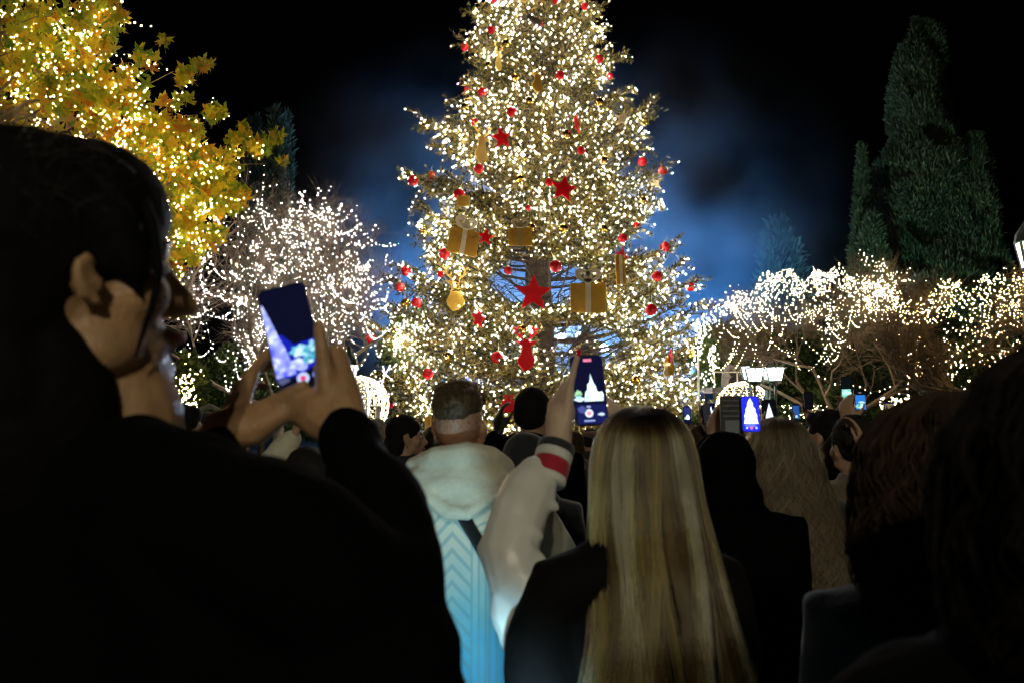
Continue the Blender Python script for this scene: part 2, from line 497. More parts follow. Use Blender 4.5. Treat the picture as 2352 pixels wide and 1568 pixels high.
# fewer lights in some patches, more in others, as they were thrown on
keep = rng.random(len(P)) < np.clip(0.60 + 0.62 * lump(P, 1.9, 3), 0.10, 1)
P = P[keep]
cool = rng.random(len(P)) < 0.33
print('tree bulbs', len(P))
bulbs('fairy_lights', P[~cool], 0.0062, GLOW_WARM, 'warm white fairy lights strung all over the tall decorated fir', seed=3, big=.07)
bulbs('fairy_lights', P[cool], 0.0062, GLOW_COOL, 'cool white fairy lights strung all over the tall decorated fir', seed=4, big=.16)
# ================================================================== plane tree with yellow leaves and warm lights
def leaf_outline():
    pts = []
    lobes = [(-125, .50), (-58, .86), (0, 1.0), (58, .86), (125, .50)]
    notch = [.30, .42, .42, .30]
    for i, (a, l) in enumerate(lobes):
        for da, k in ((-17, .66), (-7, .80), (0, 1.0), (8, .78), (17, .66)):
            pts.append((a + da, l * k))
        if i < 4: pts.append(((a + lobes[i + 1][0]) / 2, notch[i]))
    pts.append((180, .12))
    return pts
def leaf_shape(seed):
    r = random.Random(seed)
    V = [(0, 0, 0)]
    cup = r.uniform(-0.35, 0.45); fold = r.uniform(0.05, 0.45)
    for a, l in leaf_outline():
        l *= r.uniform(0.88, 1.1); t = R(a + r.uniform(-4, 4))
        x, y = l * math.sin(t), l * math.cos(t)
        V.append((x, y, fold * abs(x) - cup * (x * x + y * y) * 0.5 + r.uniform(-.04, .04)))
    n = len(V) - 1
    F = [(0, 1 + k, 1 + (k + 1) % n) for k in range(n)]
    s0 = len(V)
    V += [(-.012, -.1, 0), (.012, -.1, 0), (.02, -.75, 0.12), (-.02, -.75, 0.12)]; F.append((s0, s0 + 1, s0 + 2)); F.append((s0, s0 + 2, s0 + 3))
    return np.array(V), np.array(F)
PLANE_STOPS = [(0.22, (0.10, 0.19, 0.020)), (0.42, (0.30, 0.34, 0.022)), (0.64, (0.50, 0.40, 0.024)), (0.78, (0.46, 0.20, 0.018)), (0.88, (0.24, 0.07, 0.014))]
m_pl_i = leaf_mat('plane leaves', PLANE_STOPS, 'island', 1.0, 0.42, 0.5)
m_pl_o = leaf_mat('plane leaf', PLANE_STOPS, 'object', 1.0, 0.42, 0.5)
PLY = 8.0
pr = np.random.default_rng(21); prr = random.Random(21)
base = at(-330, 900, PLY + 0.5)
plane_root = empty('plane_tree', (base.x, base.y, 0), 0, 'plane tree with yellow and orange leaves wrapped in warm lights', 'tree')
B0 = Vector((base.x, base.y, 0))
# clumps of leaves: picture x, y, radius x, radius y, depth offset, count
clumps = [(20, 90, 130, 110, .3, 190), (130, 110, 120, 110, 0, 220), (230, 60, 55, 90, 0, 95), (60, 200, 120, 90, .5, 180), (185, 215, 100, 90, 0, 190),
          (265, 265, 80, 85, .2, 150), (340, 330, 75, 80, 0, 140), (300, 200, 40, 60, 0, 40), (250, 340, 90, 70, .6, 120), (420, 330, 60, 55, 0, 90), (350, 430, 70, 70, .3, 120),
          (450, 405, 65, 50, 0, 90), (505, 375, 60, 40, .1, 50), (410, 490, 60, 70, .2, 95), (480, 470, 55, 40, 0, 60), (540, 445, 35, 20, 0, 12), (430, 560, 45, 55, .2, 60), (395, 620, 28, 45, .3, 36), (490, 545, 30, 40, .1, 20),
          (335, 135, 30, 35, 0, 14), (420, 180, 30, 22, 0, 16), (455, 155, 22, 14, 0, 8), (490, 268, 22, 18, 0, 13), (400, 235, 45, 20, 0, 16), (575, 330, 45, 25, 0, 18), (625, 320, 22, 20, 0, 9), (650, 372, 12, 10, 0, 4), (405, 700, 25, 40, .5, 16), (20, 300, 90, 60, .8, 60), (120, 320, 90, 50, .7, 60), (240, 20, 60, 40, .2, 40), (470, 150, 16, 12, 0, 6), (505, 262, 18, 12, 0, 8), (535, 325, 22, 14, 0, 8), (640, 318, 14, 14, 0, 6), (652, 374, 10, 8, 0, 4), (560, 292, 14, 10, 0, 5), (600, 355, 22, 12, 0, 8), (545, 480, 18, 22, 0, 9), (520, 430, 25, 20, 0, 12), (375, 95, 16, 14, 0, 7), (440, 290, 25, 15, 0, 9)]
leafpts = []
for cx, cy, rx, ry, dz, n in clumps:
    for _ in range(int(n * 1.7)):
        while True:
            u, v, w = pr.uniform(-1, 1, 3)
            if u * u + v * v + w * w < 1: break
        leafpts.append(tuple(at(cx + u * rx, cy + v * ry, PLY + dz + w * 0.55 + 0.1)))
leafpts = np.array(leafpts)
shapes = [leaf_shape(s) for s in range(6)]
def leaf_xform(i):
    # leaves hang: tip mostly down and outward
    e = Euler((R(pr.uniform(30, 150)), R(pr.uniform(-40, 40)), pr.uniform(0, 6.28)), 'XYZ')
    return e.to_matrix(), pr.uniform(0.06, 0.128)
order = np.argsort(leafpts[:, 1])
singles = set(order[:300].tolist())
lm = []
for k, (V, F) in enumerate(shapes):
    me = bpy.data.meshes.new('leaf'); me.from_pydata(V.tolist(), [], F.tolist()); me.update(); me.materials.append(m_pl_o); lm.append(me)
JV = []; JF = []; nv = 0
for i, p in enumerate(leafpts):
    M, s = leaf_xform(i); k = prr.randrange(6)
    if i in singles:
        o = bpy.data.objects.new('leaf', lm[k]); o.matrix_world = Matrix.Identity(4)
        o.parent = plane_root; COL.objects.link(o)
        o.location = Vector(p) - B0; o.rotation_euler = M.to_euler(); o.scale = (s, s, s)
    else:
        V, F = shapes[k]
        Mn = np.array(M)
        JV.append((V * s) @ Mn.T + p - np.array(B0)); JF.append(F + nv); nv += len(V)
cr = mesh_obj('crown', np.concatenate(JV), np.concatenate(JF), m_pl_i, plane_root); cr['kind'] = 'stuff'
m_plbark = mat('plane bark', (0.13, 0.10, 0.06), rough=0.85, noise=(5, 0.4), bump=(10, .5))
tb = MB(); tb.tube([(0, 0, 0), (0.03, 0, 1.5), (-0.02, 0.03, 3.0), (0.1, 0, 4.4), (0.1, 0, 6.5)], [0.30, 0.24, 0.21, 0.17, 0.06], 12)
tb.build('trunk', m_plbark, plane_root, True)
lb = MB()
twigpts = []
def limb_to(px, py, dz=0.0, r0=0.05, start_z=2.8, sub=6):
    e = at(px - 22, py, PLY + dz) - B0
    s = Vector((0.05, 0, start_z + prr.uniform(-.3, .5)))
    pts = []
    for k in range(9):
        t = k / 8; p = s.lerp(e, t) + Vector((0, 0, 0.35 * math.sin(math.pi * t))) + Vector((prr.gauss(0, .04), prr.gauss(0, .04), prr.gauss(0, .04)))
        pts.append(p)
    lb.tube(pts, [r0 * (1 - .88 * k / 8) for k in range(9)], 6, cap=False)
    for k in range(3, 9): twigpts.append(pts[k])
    for q in range(sub):
        a = pts[prr.randrange(3, 7)]; d = Vector((prr.gauss(0.1, .5), prr.gauss(0, .4), prr.gauss(-0.05, .4)))
        L = prr.uniform(.2, .5); c = a + d.normalized() * L
        mid = (a + c) / 2 + Vector((prr.gauss(0, .05), prr.gauss(0, .05), prr.gauss(0, .05)))
        lb.tube([a, mid, c], [.010, .007, .003], 4, cap=False); twigpts.append(mid); twigpts.append(c)
for (x, y, z0) in [(630, 365, 2.4), (600, 322, 2.7), (485, 268, 3.0), (425, 178, 3.4), (325, 140, 3.8), (250, 0, 4.2), (120, 30, 4.2), (300, 200, 3.6), (430, 350, 3.0), (520, 430, 2.4), (420, 520, 2.0), (400, 650, 1.8), (200, 220, 3.3), (150, 330, 2.6), (330, 420, 2.4), (270, 110, 3.7), (60, 120, 3.8)]:
    limb_to(x, y, prr.uniform(-.2, .4), .034, z0)
lb.build('branches', m_plbark, plane_root)['kind'] = 'stuff'
# warm lights: short chains through the clumps
P = []
for cx, cy, rx, ry, dz, n in clumps:
    if n < 13: continue
    k = int(n * .68) if (cx < 560 and not (cx > 300 and cy < 250)) else int(n * 0.3)
    i = 0
    while i < k:
        u, v, w = pr.uniform(-.85, .85, 3)
        p = np.array(at(cx + u * rx, cy + v * ry, PLY + dz + w * 0.5 - 0.12))
        d = pr.normal(0, 1, 3); d[2] -= .4; d /= np.linalg.norm(d)
        for _ in range(int(pr.integers(3, 8))):
            P.append(p.copy()); d += pr.normal(0, .35, 3); d /= np.linalg.norm(d); p = p + d * pr.uniform(.05, .10); i += 1
for px, py in [(540, 460), (560, 455), (575, 445), (590, 440), (605, 430), (620, 428), (635, 425), (595, 365), (590, 345), (540, 455), (520, 470), (615, 325), (605, 335), (600, 350), (575, 395)]:
    P.append(np.array(at(px, py, PLY - .1)))
P = np.array(P); print('plane bulbs', len(P), 'leaves', len(leafpts))
bulbs('fairy_lights', P, 0.0055, GLOW_GOLD2, 'warm golden fairy lights wound through the yellow leaved plane tree', seed=5)

# ================================================================== bare trees strung with lights
def bare_tree(name, label, bx, Y, base_h, env, m_tw, seed, levels=5, r0=0.09, spread=0.55, up=0.35, nchild=(3, 5), L0=1.3, trunk_lean=0.0, maxseg=5200):
    """env: (cx, cy, rx, ry, rdepth) crown envelope in picture units at Y"""
    r = random.Random(seed)
    c = at(env[0], env[1], Y); s = Y / FPX
    E = (env[2] * s, env[4], env[3] * s)
    b = at(bx, 940, Y); root = empty(name, (b.x, Y, 0), 0, label, 'tree')
    C0 = Vector((c.x - b.x, 0, c.z))
    paths = []
    def inside(p, k=1.0):
        q = p - C0
        return (q.x / E[0]) ** 2 + (q.y / E[1]) ** 2 + (q.z / E[2]) ** 2 < k
    def go(p, d, L, rad, lev):
        if len(paths) > cap_[0]: return
        n = 4; pts = [p]; 
        for k in range(n):
            d = (d + Vector((r.gauss(0, .14), r.gauss(0, .14), r.gauss(0, .14))) + Vector((0, 0, up * .12))).normalized()
            q = pts[-1] + d * (L / n)
            if (1 < lev < 5 and not inside(q, 1.0)) or (lev == 5 and not inside(q, 1.35)):
                d = (d + (C0 - q).normalized() * .55).normalized(); q = pts[-1] + d * (L / n * .6)
            pts.append(q)
        paths.append((pts, rad, lev))
        if lev >= levels: return
        for k in range(r.randint(*nchild) + (1 if lev > 1 else 0)):
            t = r.uniform(.35, 1.0) if k else 1.0
            f = t * n; j = min(int(f), n - 1); st = pts[j].lerp(pts[j + 1], f - j)
            a = r.uniform(0, 6.28); o = d.orthogonal().normalized(); o.rotate(Matrix.Rotation(a, 3, d))
            dd = (d + o * r.uniform(.35, 1.0) * spread * 1.6 + Vector((0, 0, up * .25))).normalized()
            go(st, dd, L * r.uniform(.58, .82), rad * .58, lev + 1)
    top = Vector((trunk_lean, 0, base_h)); cap_ = [0]
    for k in range(6):
        cap_[0] = len(paths) + maxseg // 6
        a = k * 1.047 + r.uniform(-.3, .3)
        dx = math.cos(a) * E[0] / max(E); dy = math.sin(a) * E[1] / max(E)
        go(top, Vector((dx * 1.1 * spread * 1.8, dy * spread * 1.6, .75)).normalized(), L0 * (.6 + .5 * abs(dx)), r0 * .6, 1)
    tm = MB(); tm.tube([(0, 0, 0), (trunk_lean * .4, .03, base_h * .5), top], [r0 * 1.5, r0 * 1.15, r0], 9)
    tm.build('trunk', m_tw, root, True)
    mb = MB()
    for pts, rad, lev in paths:
        mb.tube(pts, [max(.0022, rad * (1 - .45 * k / 4)) for k in range(5)], 5 if lev < 3 else 3, cap=False)
    o = mb.build('branches', m_tw, root); o['kind'] = 'stuff'
    off = Vector((b.x, Y, 0))
    return root, [([p + off for p in pts], lev) for pts, rad, lev in paths], C0 + off, E

def along(paths, spacing, rnd, keepf, jit=.03):
    P = []
    for pts, lev in paths:
        if not keepf(pts, lev): continue
        for a, b_ in zip(pts[:-1], pts[1:]):
            L = (b_ - a).length; n = max(1, int(L / spacing))
            for k in range(n):
                p = a.lerp(b_, (k + rnd.random()) / n)
                P.append((p.x + rnd.gauss(0, jit), p.y + rnd.gauss(0, jit), p.z + rnd.gauss(0, jit)))
    return P
m_twig = mat('pale twig bark', (0.15, 0.12, 0.09), rough=0.8, noise=(8, .3))
m_twig2 = mat('brown twig bark', (0.13, 0.095, 0.06), rough=0.8, noise=(8, .3))
rb = random.Random(5)
bt_root, paths, C0, E = bare_tree('bare_tree', 'leafless pale tree hung with white light strings behind the raised phone', 640, 15.0, 1.6, (655, 668, 240, 205, 1.7), m_twig, 12, levels=6, L0=2.3, spread=.8, maxseg=6500)
print('bare paths', len(paths))
P = along(paths, .14, rb, lambda pts, lev: (lev in (3, 4) and rb.random() < .27) or (lev >= 5 and rb.random() < .07), .02)
# loops of lights sagging between the outer twigs
wire = MB()
def swag(a, b_, sag, n, w=True):
    out = []
    for k in range(n + 1):
        t = k / n; p = a.lerp(b_, t) - Vector((0, 0, sag * 4 * t * (1 - t)))
        out.append(p)
    if w: wire.tube(out, .004, 3, cap=False)
    return [(p.x, p.y, p.z + .012) for p in out]
outer = [(460, 640), (470, 560), (520, 500), (600, 470), (690, 465), (750, 480), (820, 520), (850, 600), (880, 690), (860, 780), (800, 840), (470, 720), (490, 790), (540, 830), (590, 690), (700, 600), (640, 560), (760, 660), (560, 620)]
for k in range(58):
    a = outer[rb.randrange(len(outer))]; c = (a[0] + rb.gauss(0, 60), a[1] + rb.gauss(20, 50))
    y1 = 15 - rb.uniform(.2, 1.5)
    P += swag(at(*a, y1), at(*c, y1 + rb.uniform(-.3, .3)), rb.uniform(.05, .4), 11, True)
print('bare bulbs', len(P))
bulbs('fairy_lights', P, 0.0058, GLOW_COOL2, 'white fairy lights in loops over the leafless tree left of the fir', seed=6)

rt_root, paths, C0, E = bare_tree('bare_tree', 'leafless tree with a flat crown thick with white lights beside the lantern post', 1925, 14.0, 1.35, (1880, 760, 225, 150, 1.6), m_twig2, 23, levels=6, L0=1.5, spread=.85, up=.25, r0=.075)
C0 = at(1870, 715, 14.0)
zc = C0.z
P = along(paths, .075, rb, lambda pts, lev: lev >= 3 and pts[2].z > zc - .12 + .25 * rb.random() and rb.random() < .11, .03)
for k in range(820):
    u = rb.uniform(-1, 1); dome = 1 - abs(u) ** 2.4
    px = 1866 + u * 215; top = 700 - 78 * dome + 12 * math.sin(px * .045) + 9 * math.sin(px * .11)
    py = top + abs(rb.gauss(0, 42)); P.append(tuple(at(px, py, 14 - 1.3 * (1 - u * u) ** .5 * rb.random())))
for k in range(44):
    px = rb.uniform(1655, 1960); py = rb.uniform(690, 800); y1 = 14 - rb.uniform(.4, 1.4)
    P += swag(at(px, py, y1), at(px + rb.gauss(0, 30), py + rb.uniform(10, 70), y1), rb.uniform(.02, .1), 7)
for k in range(22):
    px = rb.uniform(1660, 2090); py = 705 - 78 * (1 - abs((px - 1872) / 222) ** 2.4) 
    P += swag(at(px, py + 5, 13.2), at(px + rb.gauss(0, 25), py + rb.uniform(-14, 20), 13.2), rb.uniform(.0, .12), 8)
bulbs('fairy_lights', P, 0.0056, GLOW_WARM2, 'warm white fairy lights massed over the flat crowned tree beside the lantern post', seed=7)
print('right bulbs', len(P))

rt2_root, paths, C0, E = bare_tree('bare_tree', 'leafless tree crowded with golden lights at the right edge', 2290, 10.5, 1.5, (2262, 780, 205, 160, 1.3), m_twig2, 31, levels=6, L0=1.05, spread=.8, up=.25)
P = along(paths, .075, rb, lambda pts, lev: lev >= 3 and rb.random() < .07 and pts[2].x > at(2165, 700, 10.5).x, .03)
for k in range(860):
    u = rb.uniform(-1, 1); px = 2265 + u * 200
    top = 690 - 55 * (1 - abs(u) ** 3) - .12 * (px - 2265) + 9 * math.sin(px * .06)
    py = top + abs(rb.gauss(0, 85)); 
    if py > 915 or (px < 2165 and py > 745): continue
    P.append(tuple(at(px, py, 10.5 - 1.0 * rb.random())))
bulbs('fairy_lights', P, 0.0052, GLOW_GOLD, 'golden fairy lights massed over the tree at the right edge', seed=8)
# a single line of bulbs hanging between the two trees
P = []
def chain(pts, Y, sp):
    q = [at(x, y, Y) for x, y in pts]
    wire.tube(q, .005, 4, cap=False)
    for a, b_ in zip(q[:-1], q[1:]):
        n = max(1, int((b_ - a).length / sp))
        for k in range(n): p = a.lerp(b_, k / n); P.append((p.x, p.y, p.z - .01))
chain([(2085, 690), (2087, 740), (2084, 800), (2088, 850), (2083, 905)], 12.5, .085)
chain([(2085, 690), (2100, 712), (2120, 718), (2140, 706), (2158, 675), (2162, 640), (2175, 628)], 12.0, .085)
chain([(1895, 868), (1918, 880), (1945, 882), (1975, 886), (2000, 900), (2020, 896), (2045, 886), (2065, 902), (2085, 905)], 12.6, .09)
chain([(1880, 862), (1895, 868)], 12.6, .06)
chain([(2085, 905), (2070, 920), (2045, 925), (2040, 945)], 12.4, .06)
chain([(2180, 800), (2195, 830), (2222, 842), (2250, 828), (2262, 808)], 9.6, .07)
chain([(1608, 745), (1630, 750), (1650, 742), (1662, 728)], 16, .1)
chain([(2195, 905), (2215, 890), (2225, 872), (2230, 860)], 9.0, .07)
for _ in range(120):
    P.append(tuple(at(rb.uniform(2020, 2110), 905 + abs(rb.gauss(0, 22)) + rb.uniform(0, 20), 12.5)))
for _ in range(60):
    P.append(tuple(at(rb.uniform(1790, 1900), rb.uniform(930, 985), 13.5)))
bulbs('fairy_lights', P, 0.008, GLOW_WARM2, 'warm white light chains sagging between the two trees at right', seed=9)
tag(wire.build('light_wires', mat('green wire', (.03, .05, .03), .5)), 'thin dark wires carrying the light chains between the trees', 'wire', kind='stuff')

# ================================================================== leafy shrubs, cypresses and dark trees
def leaf_cloud(n, sampler, ls, rng_, up=0.2, wf=.28):
    """small diamond leaves around sampled points"""
    P, Nn = sampler(n)
    o = Nn + rng_.normal(0, .6, (n, 3)); o[:, 2] += up; o /= np.linalg.norm(o, axis=1)[:, None]
    w = np.cross(o, rng_.normal(0, 1, (n, 3))); w /= np.linalg.norm(w, axis=1)[:, None] + 1e-9
    L = ls * rng_.uniform(.6, 1.4, n)
    V = np.stack([P, P + o * (L * .5)[:, None] + w * (L * wf)[:, None], P + o * L[:, None], P + o * (L * .5)[:, None] - w * (L * wf)[:, None]], 1).reshape(-1, 3)
    F = (np.array([[0, 1, 2, 3]])[None] + (np.arange(n) * 4)[:, None, None]).reshape(-1, 4)
    return V, F
m_cyp = leaf_mat('cypress foliage', [(.25, (.02, .036, .02)), (.5, (.055, .09, .045)), (.8, (.11, .15, .075))], 'island', .5, .55, .2)
m_shrub = leaf_mat('shrub leaves', [(.25, (.025, .05, .018)), (.5, (.06, .105, .03)), (.8, (.13, .17, .05))], 'island', .8, .5, .3)
m_trunk = mat('dark trunk', (.07, .05, .035), .9, noise=(5, .4))
def cypress(px, ytop, wpx, Y, label, seed, n=14000, ls=.30, lean=0.0, wprof=None, name='cypress_tree'):
    r_ = np.random.default_rng(seed); top = at(px, ytop, Y); H = top.z; wd = wpx / FPX * Y / 2
    b = at(px - lean * 100, 940, Y)
    root = empty(name, (b.x, Y, 0), 0, label, 'tree', 'dark cypresses behind the square')
    dx = top.x - b.x
    ks = r_.normal(0, 1.0, (7, 2)); ph = r_.uniform(0, 6.28, 7)
    def sampler(n):
        t = r_.uniform(0, 1, n) ** 1.25; a = r_.uniform(0, 6.28, n)
        prof = np.interp(t + .025 * np.sin(3 * a), *(wprof or ([0, .06, .25, .55, .8, .93, 1], [.55, .85, 1, .82, .5, .26, .03])))
        lump = sum(np.sin(ks[i, 0] * 2.4 * t * H * .45 + (i % 4 + 1) * a + ph[i]) for i in range(7)) / 7
        rad = wd * prof * (1 + .6 * lump) * (1 - .35 * r_.uniform(0, 1, n) ** 2)
        z = .6 + t * (H - .8)
        hol = np.sin(4 * a + z * 1.3 + ph[0]) + np.sin(3 * a - z * 2.1 + ph[1]) + np.sin(z * 3.7 + 2 * a + ph[2])
        rad = rad * np.where(hol < -1.0, .62, 1.0)
        P = np.stack([dx * t + rad * np.cos(a), rad * np.sin(a), z], 1)
        N_ = np.stack([np.cos(a) * .6, np.sin(a) * .6, np.full(n, .9)], 1)
        return P, N_
    V, F = leaf_cloud(n, sampler, ls * 1.25, r_, .3, .13)
    mesh_obj('crown', V, F, m_cyp, root)['kind'] = 'stuff'
    t = MB(); t.tube([(0, 0, 0), (dx * .3, 0, H * .3), (dx * .85, 0, H * .85)], [wd * .16 + .05, wd * .11 + .04, .02], 8); t.build('trunk', m_trunk, root, True)
    return root
cypress(2110, 40, 320, 27, 'huge ragged dark cypress towering at the upper right', 41, 130000, .15, wprof=([0, .15, .35, .5, .62, .75, .86, .94, 1], [.9, 1.05, .88, .70, .58, .44, .34, .22, .03]))
cypress(2235, 300, 210, 26, 'broad dark cypress against the huge one, at its right', 42, 50000, .15)
cypress(1979, 322, 60, 26, 'slim pale spire of a cypress left of the huge one', 43, 16000, .14)
cypress(2000, 480, 130, 25, 'short full cypress at the foot of the slim spire', 44, 20000, .14)
cypress(1785, 498, 115, 40, 'small round topped cypress faint in the blue smoke', 45, 6000, .34, wprof=([0, .6, .85, .95, 1], [1, 1, .8, .5, .1]))
cypress(634, 245, 70, 33, 'slim cypress faint in the night behind the leafless tree', 46, 7000, .28)
cypress(660, 255, 42, 34, 'thin second spire just right of the slim faint cypress', 47, 4000, .26)
cypress(585, 268, 90, 36, 'broad dark cypress half lost behind the plane tree tips', 48, 7000, .3)
def shrub(px, py, rx, ry, Y, label, seed, n=6000, ls=.10, name='evergreen_shrub', m=None, rd=None, droop=0.0, cat='shrub', group=None):
    r_ = np.random.default_rng(seed); c = at(px, py, Y); s = Y / FPX; Rx, Rz = rx * s, ry * s; Ry = rd or Rx * .8
    root = empty(name, (c.x, Y, 0), 0, label, cat, group)
    ph = r_.uniform(0, 6.28, 5)
    def sampler(n):
        v = r_.normal(0, 1, (n, 3)); v /= np.linalg.norm(v, axis=1)[:, None]
        rad = r_.uniform(0.25, 1, n) ** .45
        l = 1 + .22 * np.sin(v[:, 0] * 5 + ph[0]) * np.sin(v[:, 2] * 6 + ph[1]) + .15 * np.sin(v[:, 1] * 9 + ph[2]) * np.sin(v[:, 0] * 11 + v[:, 2] * 9 + ph[3])
        P = v * (rad * l)[:, None] * np.array([Rx, Ry, Rz]); P[:, 2] += c.z; P[:, 2] = np.maximum(P[:, 2], .05)
        return P, v
    V, F = leaf_cloud(n, sampler, ls, r_, .1 - droop)
    mesh_obj('crown', V, F, m or m_shrub, root)['kind'] = 'stuff'
    t = MB(); t.tube([(0, 0, 0), (.04, 0, c.z * .5), (0, 0, c.z)], [.09, .07, .03], 7)
    for k in range(5):
        a = k * 1.26; t.tube([(0.02, 0, c.z * .6), (Rx * .3 * math.cos(a), Ry * .3 * math.sin(a), c.z), (Rx * .6 * math.cos(a), Ry * .6 * math.sin(a), c.z + Rz * .4)], [.035, .02, .008], 5)
    t.build('trunk', m_trunk, root, True)
    return root
m_lit = leaf_mat('olive leaves', [(.25, (.06, .10, .05)), (.5, (.12, .17, .07)), (.8, (.22, .26, .11))], 'island', .8, .5, .3)
shrub(940, 800, 62, 95, 23.5, 'pale green weeping tree lit up behind the fir at its left', 51, 9000, .13, 'weeping_tree', m_lit, droop=1.2, cat='tree')
shrub(1660, 830, 60, 80, 19, 'dark green leafy tree in the gap right of the fir', 52, 8000, .12, 'leafy_tree', None, cat='tree')
shrub(1800, 850, 120, 95, 17.5, 'green evergreen bush behind the lantern cluster', 53, 14000, .11)
shrub(1905, 960, 100, 60, 16, 'low dark green bush behind the raised phones', 54, 9000, .11)
shrub(2010, 850, 90, 110, 17.0, 'dark evergreen bush under the flat crowned tree', 55, 11000, .11)
shrub(2120, 830, 75, 170, 16, 'tall dark evergreen between the two lighted trees', 56, 12000, .12, 'leafy_tree', m_cyp, cat='tree')
shrub(2290, 900, 120, 110, 14, 'dark bush below the golden lights at the right edge', 57, 9000, .11)
shrub(470, 900, 90, 90, 17, 'dark green hedge bush below the leafless tree at left', 58, 11000, .11)
shrub(425, 905, 42, 75, 10.5, 'green bush sprinkled with golden lights beside the dark haired head', 59, 5000, .10)
shrub(600, 930, 110, 70, 18, 'dark bush behind the hands holding the phone', 60, 9000, .11)
shrub(760, 950, 110, 60, 19, 'dark bush left of the glowing wire ball', 61, 9000, .11)
shrub(1610, 985, 60, 34, 16, 'small green bush lit beside the white tied cables', 62, 4500, .08, m=m_lit)
P = []
r_ = random.Random(9)
for _ in range(150):
    P.append(tuple(at(425 + r_.gauss(0, 16) + 8 * r_.random(), 905 + r_.gauss(0, 42), 9.9 + r_.uniform(-.15, .2))))
bulbs('fairy_lights', P, 0.0065, GLOW_GOLD, 'golden fairy lights on the green bush at the lower left', seed=10)
P = []
for k in range(26):
    x0 = 905 + k * 3.2 + r_.gauss(0, 3); y0 = 715 + r_.uniform(0, 60); L = r_.uniform(30, 120)
    for q in range(int(L / 6)): P.append(tuple(at(x0 + r_.gauss(0, 1.2), y0 + q * 6, 22.6)))
for k in range(24):
    x0 = 1575 + r_.uniform(0, 70); y0 = 700 + r_.uniform(0, 170)
    for q in range(8): P.append(tuple(at(x0 + r_.gauss(0, 5), y0 + q * 5, 18.2)))
bulbs('fairy_lights', P, 0.0085, GLOW_COOL2, 'white icicle lights dripping down the trees behind the fir', seed=12)

floodlight(1945, 915, 19.5, at(2040, 520, 27), 1100, 80, 'pale green uplight at the foot of the cypresses', (.45, .95, .8))
# ================================================================== street lanterns
m_green = mat('green cast iron', (.03, .07, .05), .45, noise=(9, .3))
def lantern_part(parent, p, w, h, m_glass, power, col, tilt=None, cap_h=.25, bright=True):
    """square tapering glass, wide at the top, under a small cap; p = middle of the glass"""
    x, y, z = p; q = []
    gl = MB(); t, b_ = w / 2, w * .33
    n = 6
    def ring(r, zz): return [(x + r * math.cos(2 * math.pi * k / n + .3), y + r * math.sin(2 * math.pi * k / n + .3), zz) for k in range(n)]
    V = ring(b_, z - h / 2) + ring(t, z + h / 2); F = [(k, (k + 1) % n, n + (k + 1) % n, n + k) for k in range(n)] + [tuple(range(n))[::-1], tuple(range(n, 2 * n))]
    gl.add(V, F); g_ = gl.build('lantern_glass', m_glass, parent)
    fr = MB()
    for k in range(n): fr.tube([V[k], V[n + k]], .012, 4)
    fr.lathe([(t * 1.10, z + h / 2 + .004 - z), (t * .95, h / 2 + cap_h * .35), (t * .45, h / 2 + cap_h * .75), (.03, h / 2 + cap_h), (.02, h / 2 + cap_h + .06), (0.001, h / 2 + cap_h + .08)], (x, y, z), 12)
    fr.lathe([(.001, -h / 2 - .07), (.03, -h / 2 - .06), (b_ * 1.1, -h / 2 - .004), (b_ * 1.1, -h / 2 + .012)], (x, y, z), 12)
    fr.build('lantern_frame', m_green, parent)
    ld = bpy.data.lights.new('lantern_lamp', 'POINT'); ld.energy = power; ld.color = col; ld.shadow_soft_size = w * .55
    lo = bpy.data.objects.new('lantern_lamp', ld); lo.location = (x, y, z - h * .1); lo.parent = parent; COL.objects.link(lo)
def lamp_post(name, px, Y, heads, label, w, h, m_glass, power, col, post_top=None, arm=.38, cap_h=.25):
    """heads: picture positions of the lantern glasses; dy offset"""
    b = at(px, 940, Y); root = empty(name, (b.x, Y, 0), 0, label, 'street lamp')
    hs = [at(x, y, Y + dy) - Vector((b.x, Y, 0)) for x, y, dy in heads]
    zt = post_top or (min(p.z for p in hs) - h / 2 - .25)
    po = MB(); po.lathe([(.16, 0), (.16, .12), (.10, .2), (.085, .9), (.06, 1.0), (.05, zt - .25), (.075, zt - .22), (.075, zt - .15), (.045, zt - .1), (.03, zt + .1), (.001, zt + .14)], (0, 0, 0), 12)
    po.build('post', m_green, root, True)
    for p in hs:
        a = MB(); foot = p - Vector((0, 0, h / 2 + .05)); o = Vector((p.x, p.y, 0)); 
        if o.length < .05: a.tube([(0, 0, zt), foot], .025, 6)
        else: a.tube([(0, 0, zt - .35), Vector((p.x * .45, p.y * .45, zt - .42)), Vector((p.x * .85, p.y * .85, zt - .30)), Vector((p.x, p.y, (zt + foot.z) / 2 - .1)), foot], [.024, .022, .02, .02, .02], 6)
        a.build('arm', m_green, root, True)
        lantern_part(root, p, w, h, m_glass, power, col, cap_h=cap_h)
    return root
m_glass_c = glow('lit lantern glass', (.93, .96, 1.0), 9, False)
m_glass_w = glow('lit warm lantern glass', (1.0, .95, .70), 5, False)
lamp_post('street_lamp', 1762, 13.5, [(1733, 862, -.25), (1780, 860, -.2), (1722, 857, .35), (1768, 858, .4)], 'green cast iron post with a cluster of four lit lanterns', .34, .22, m_glass_c, 26, (.92, .97, 1.0), cap_h=.05)
lamp_post('street_lamp', 786, 12.5, [(800, 857, 0)], 'green lantern post with one lit lamp beside the lifted phone at left', .30, .24, m_glass_c, 30, (.9, .95, 1.0))
lamp_post('street_lamp', 2385, 7.0, [(2372, 588, 0)], 'lantern cut off by the right edge above the golden lights', .26, .24, m_glass_w, 16, (1.0, .9, .62))
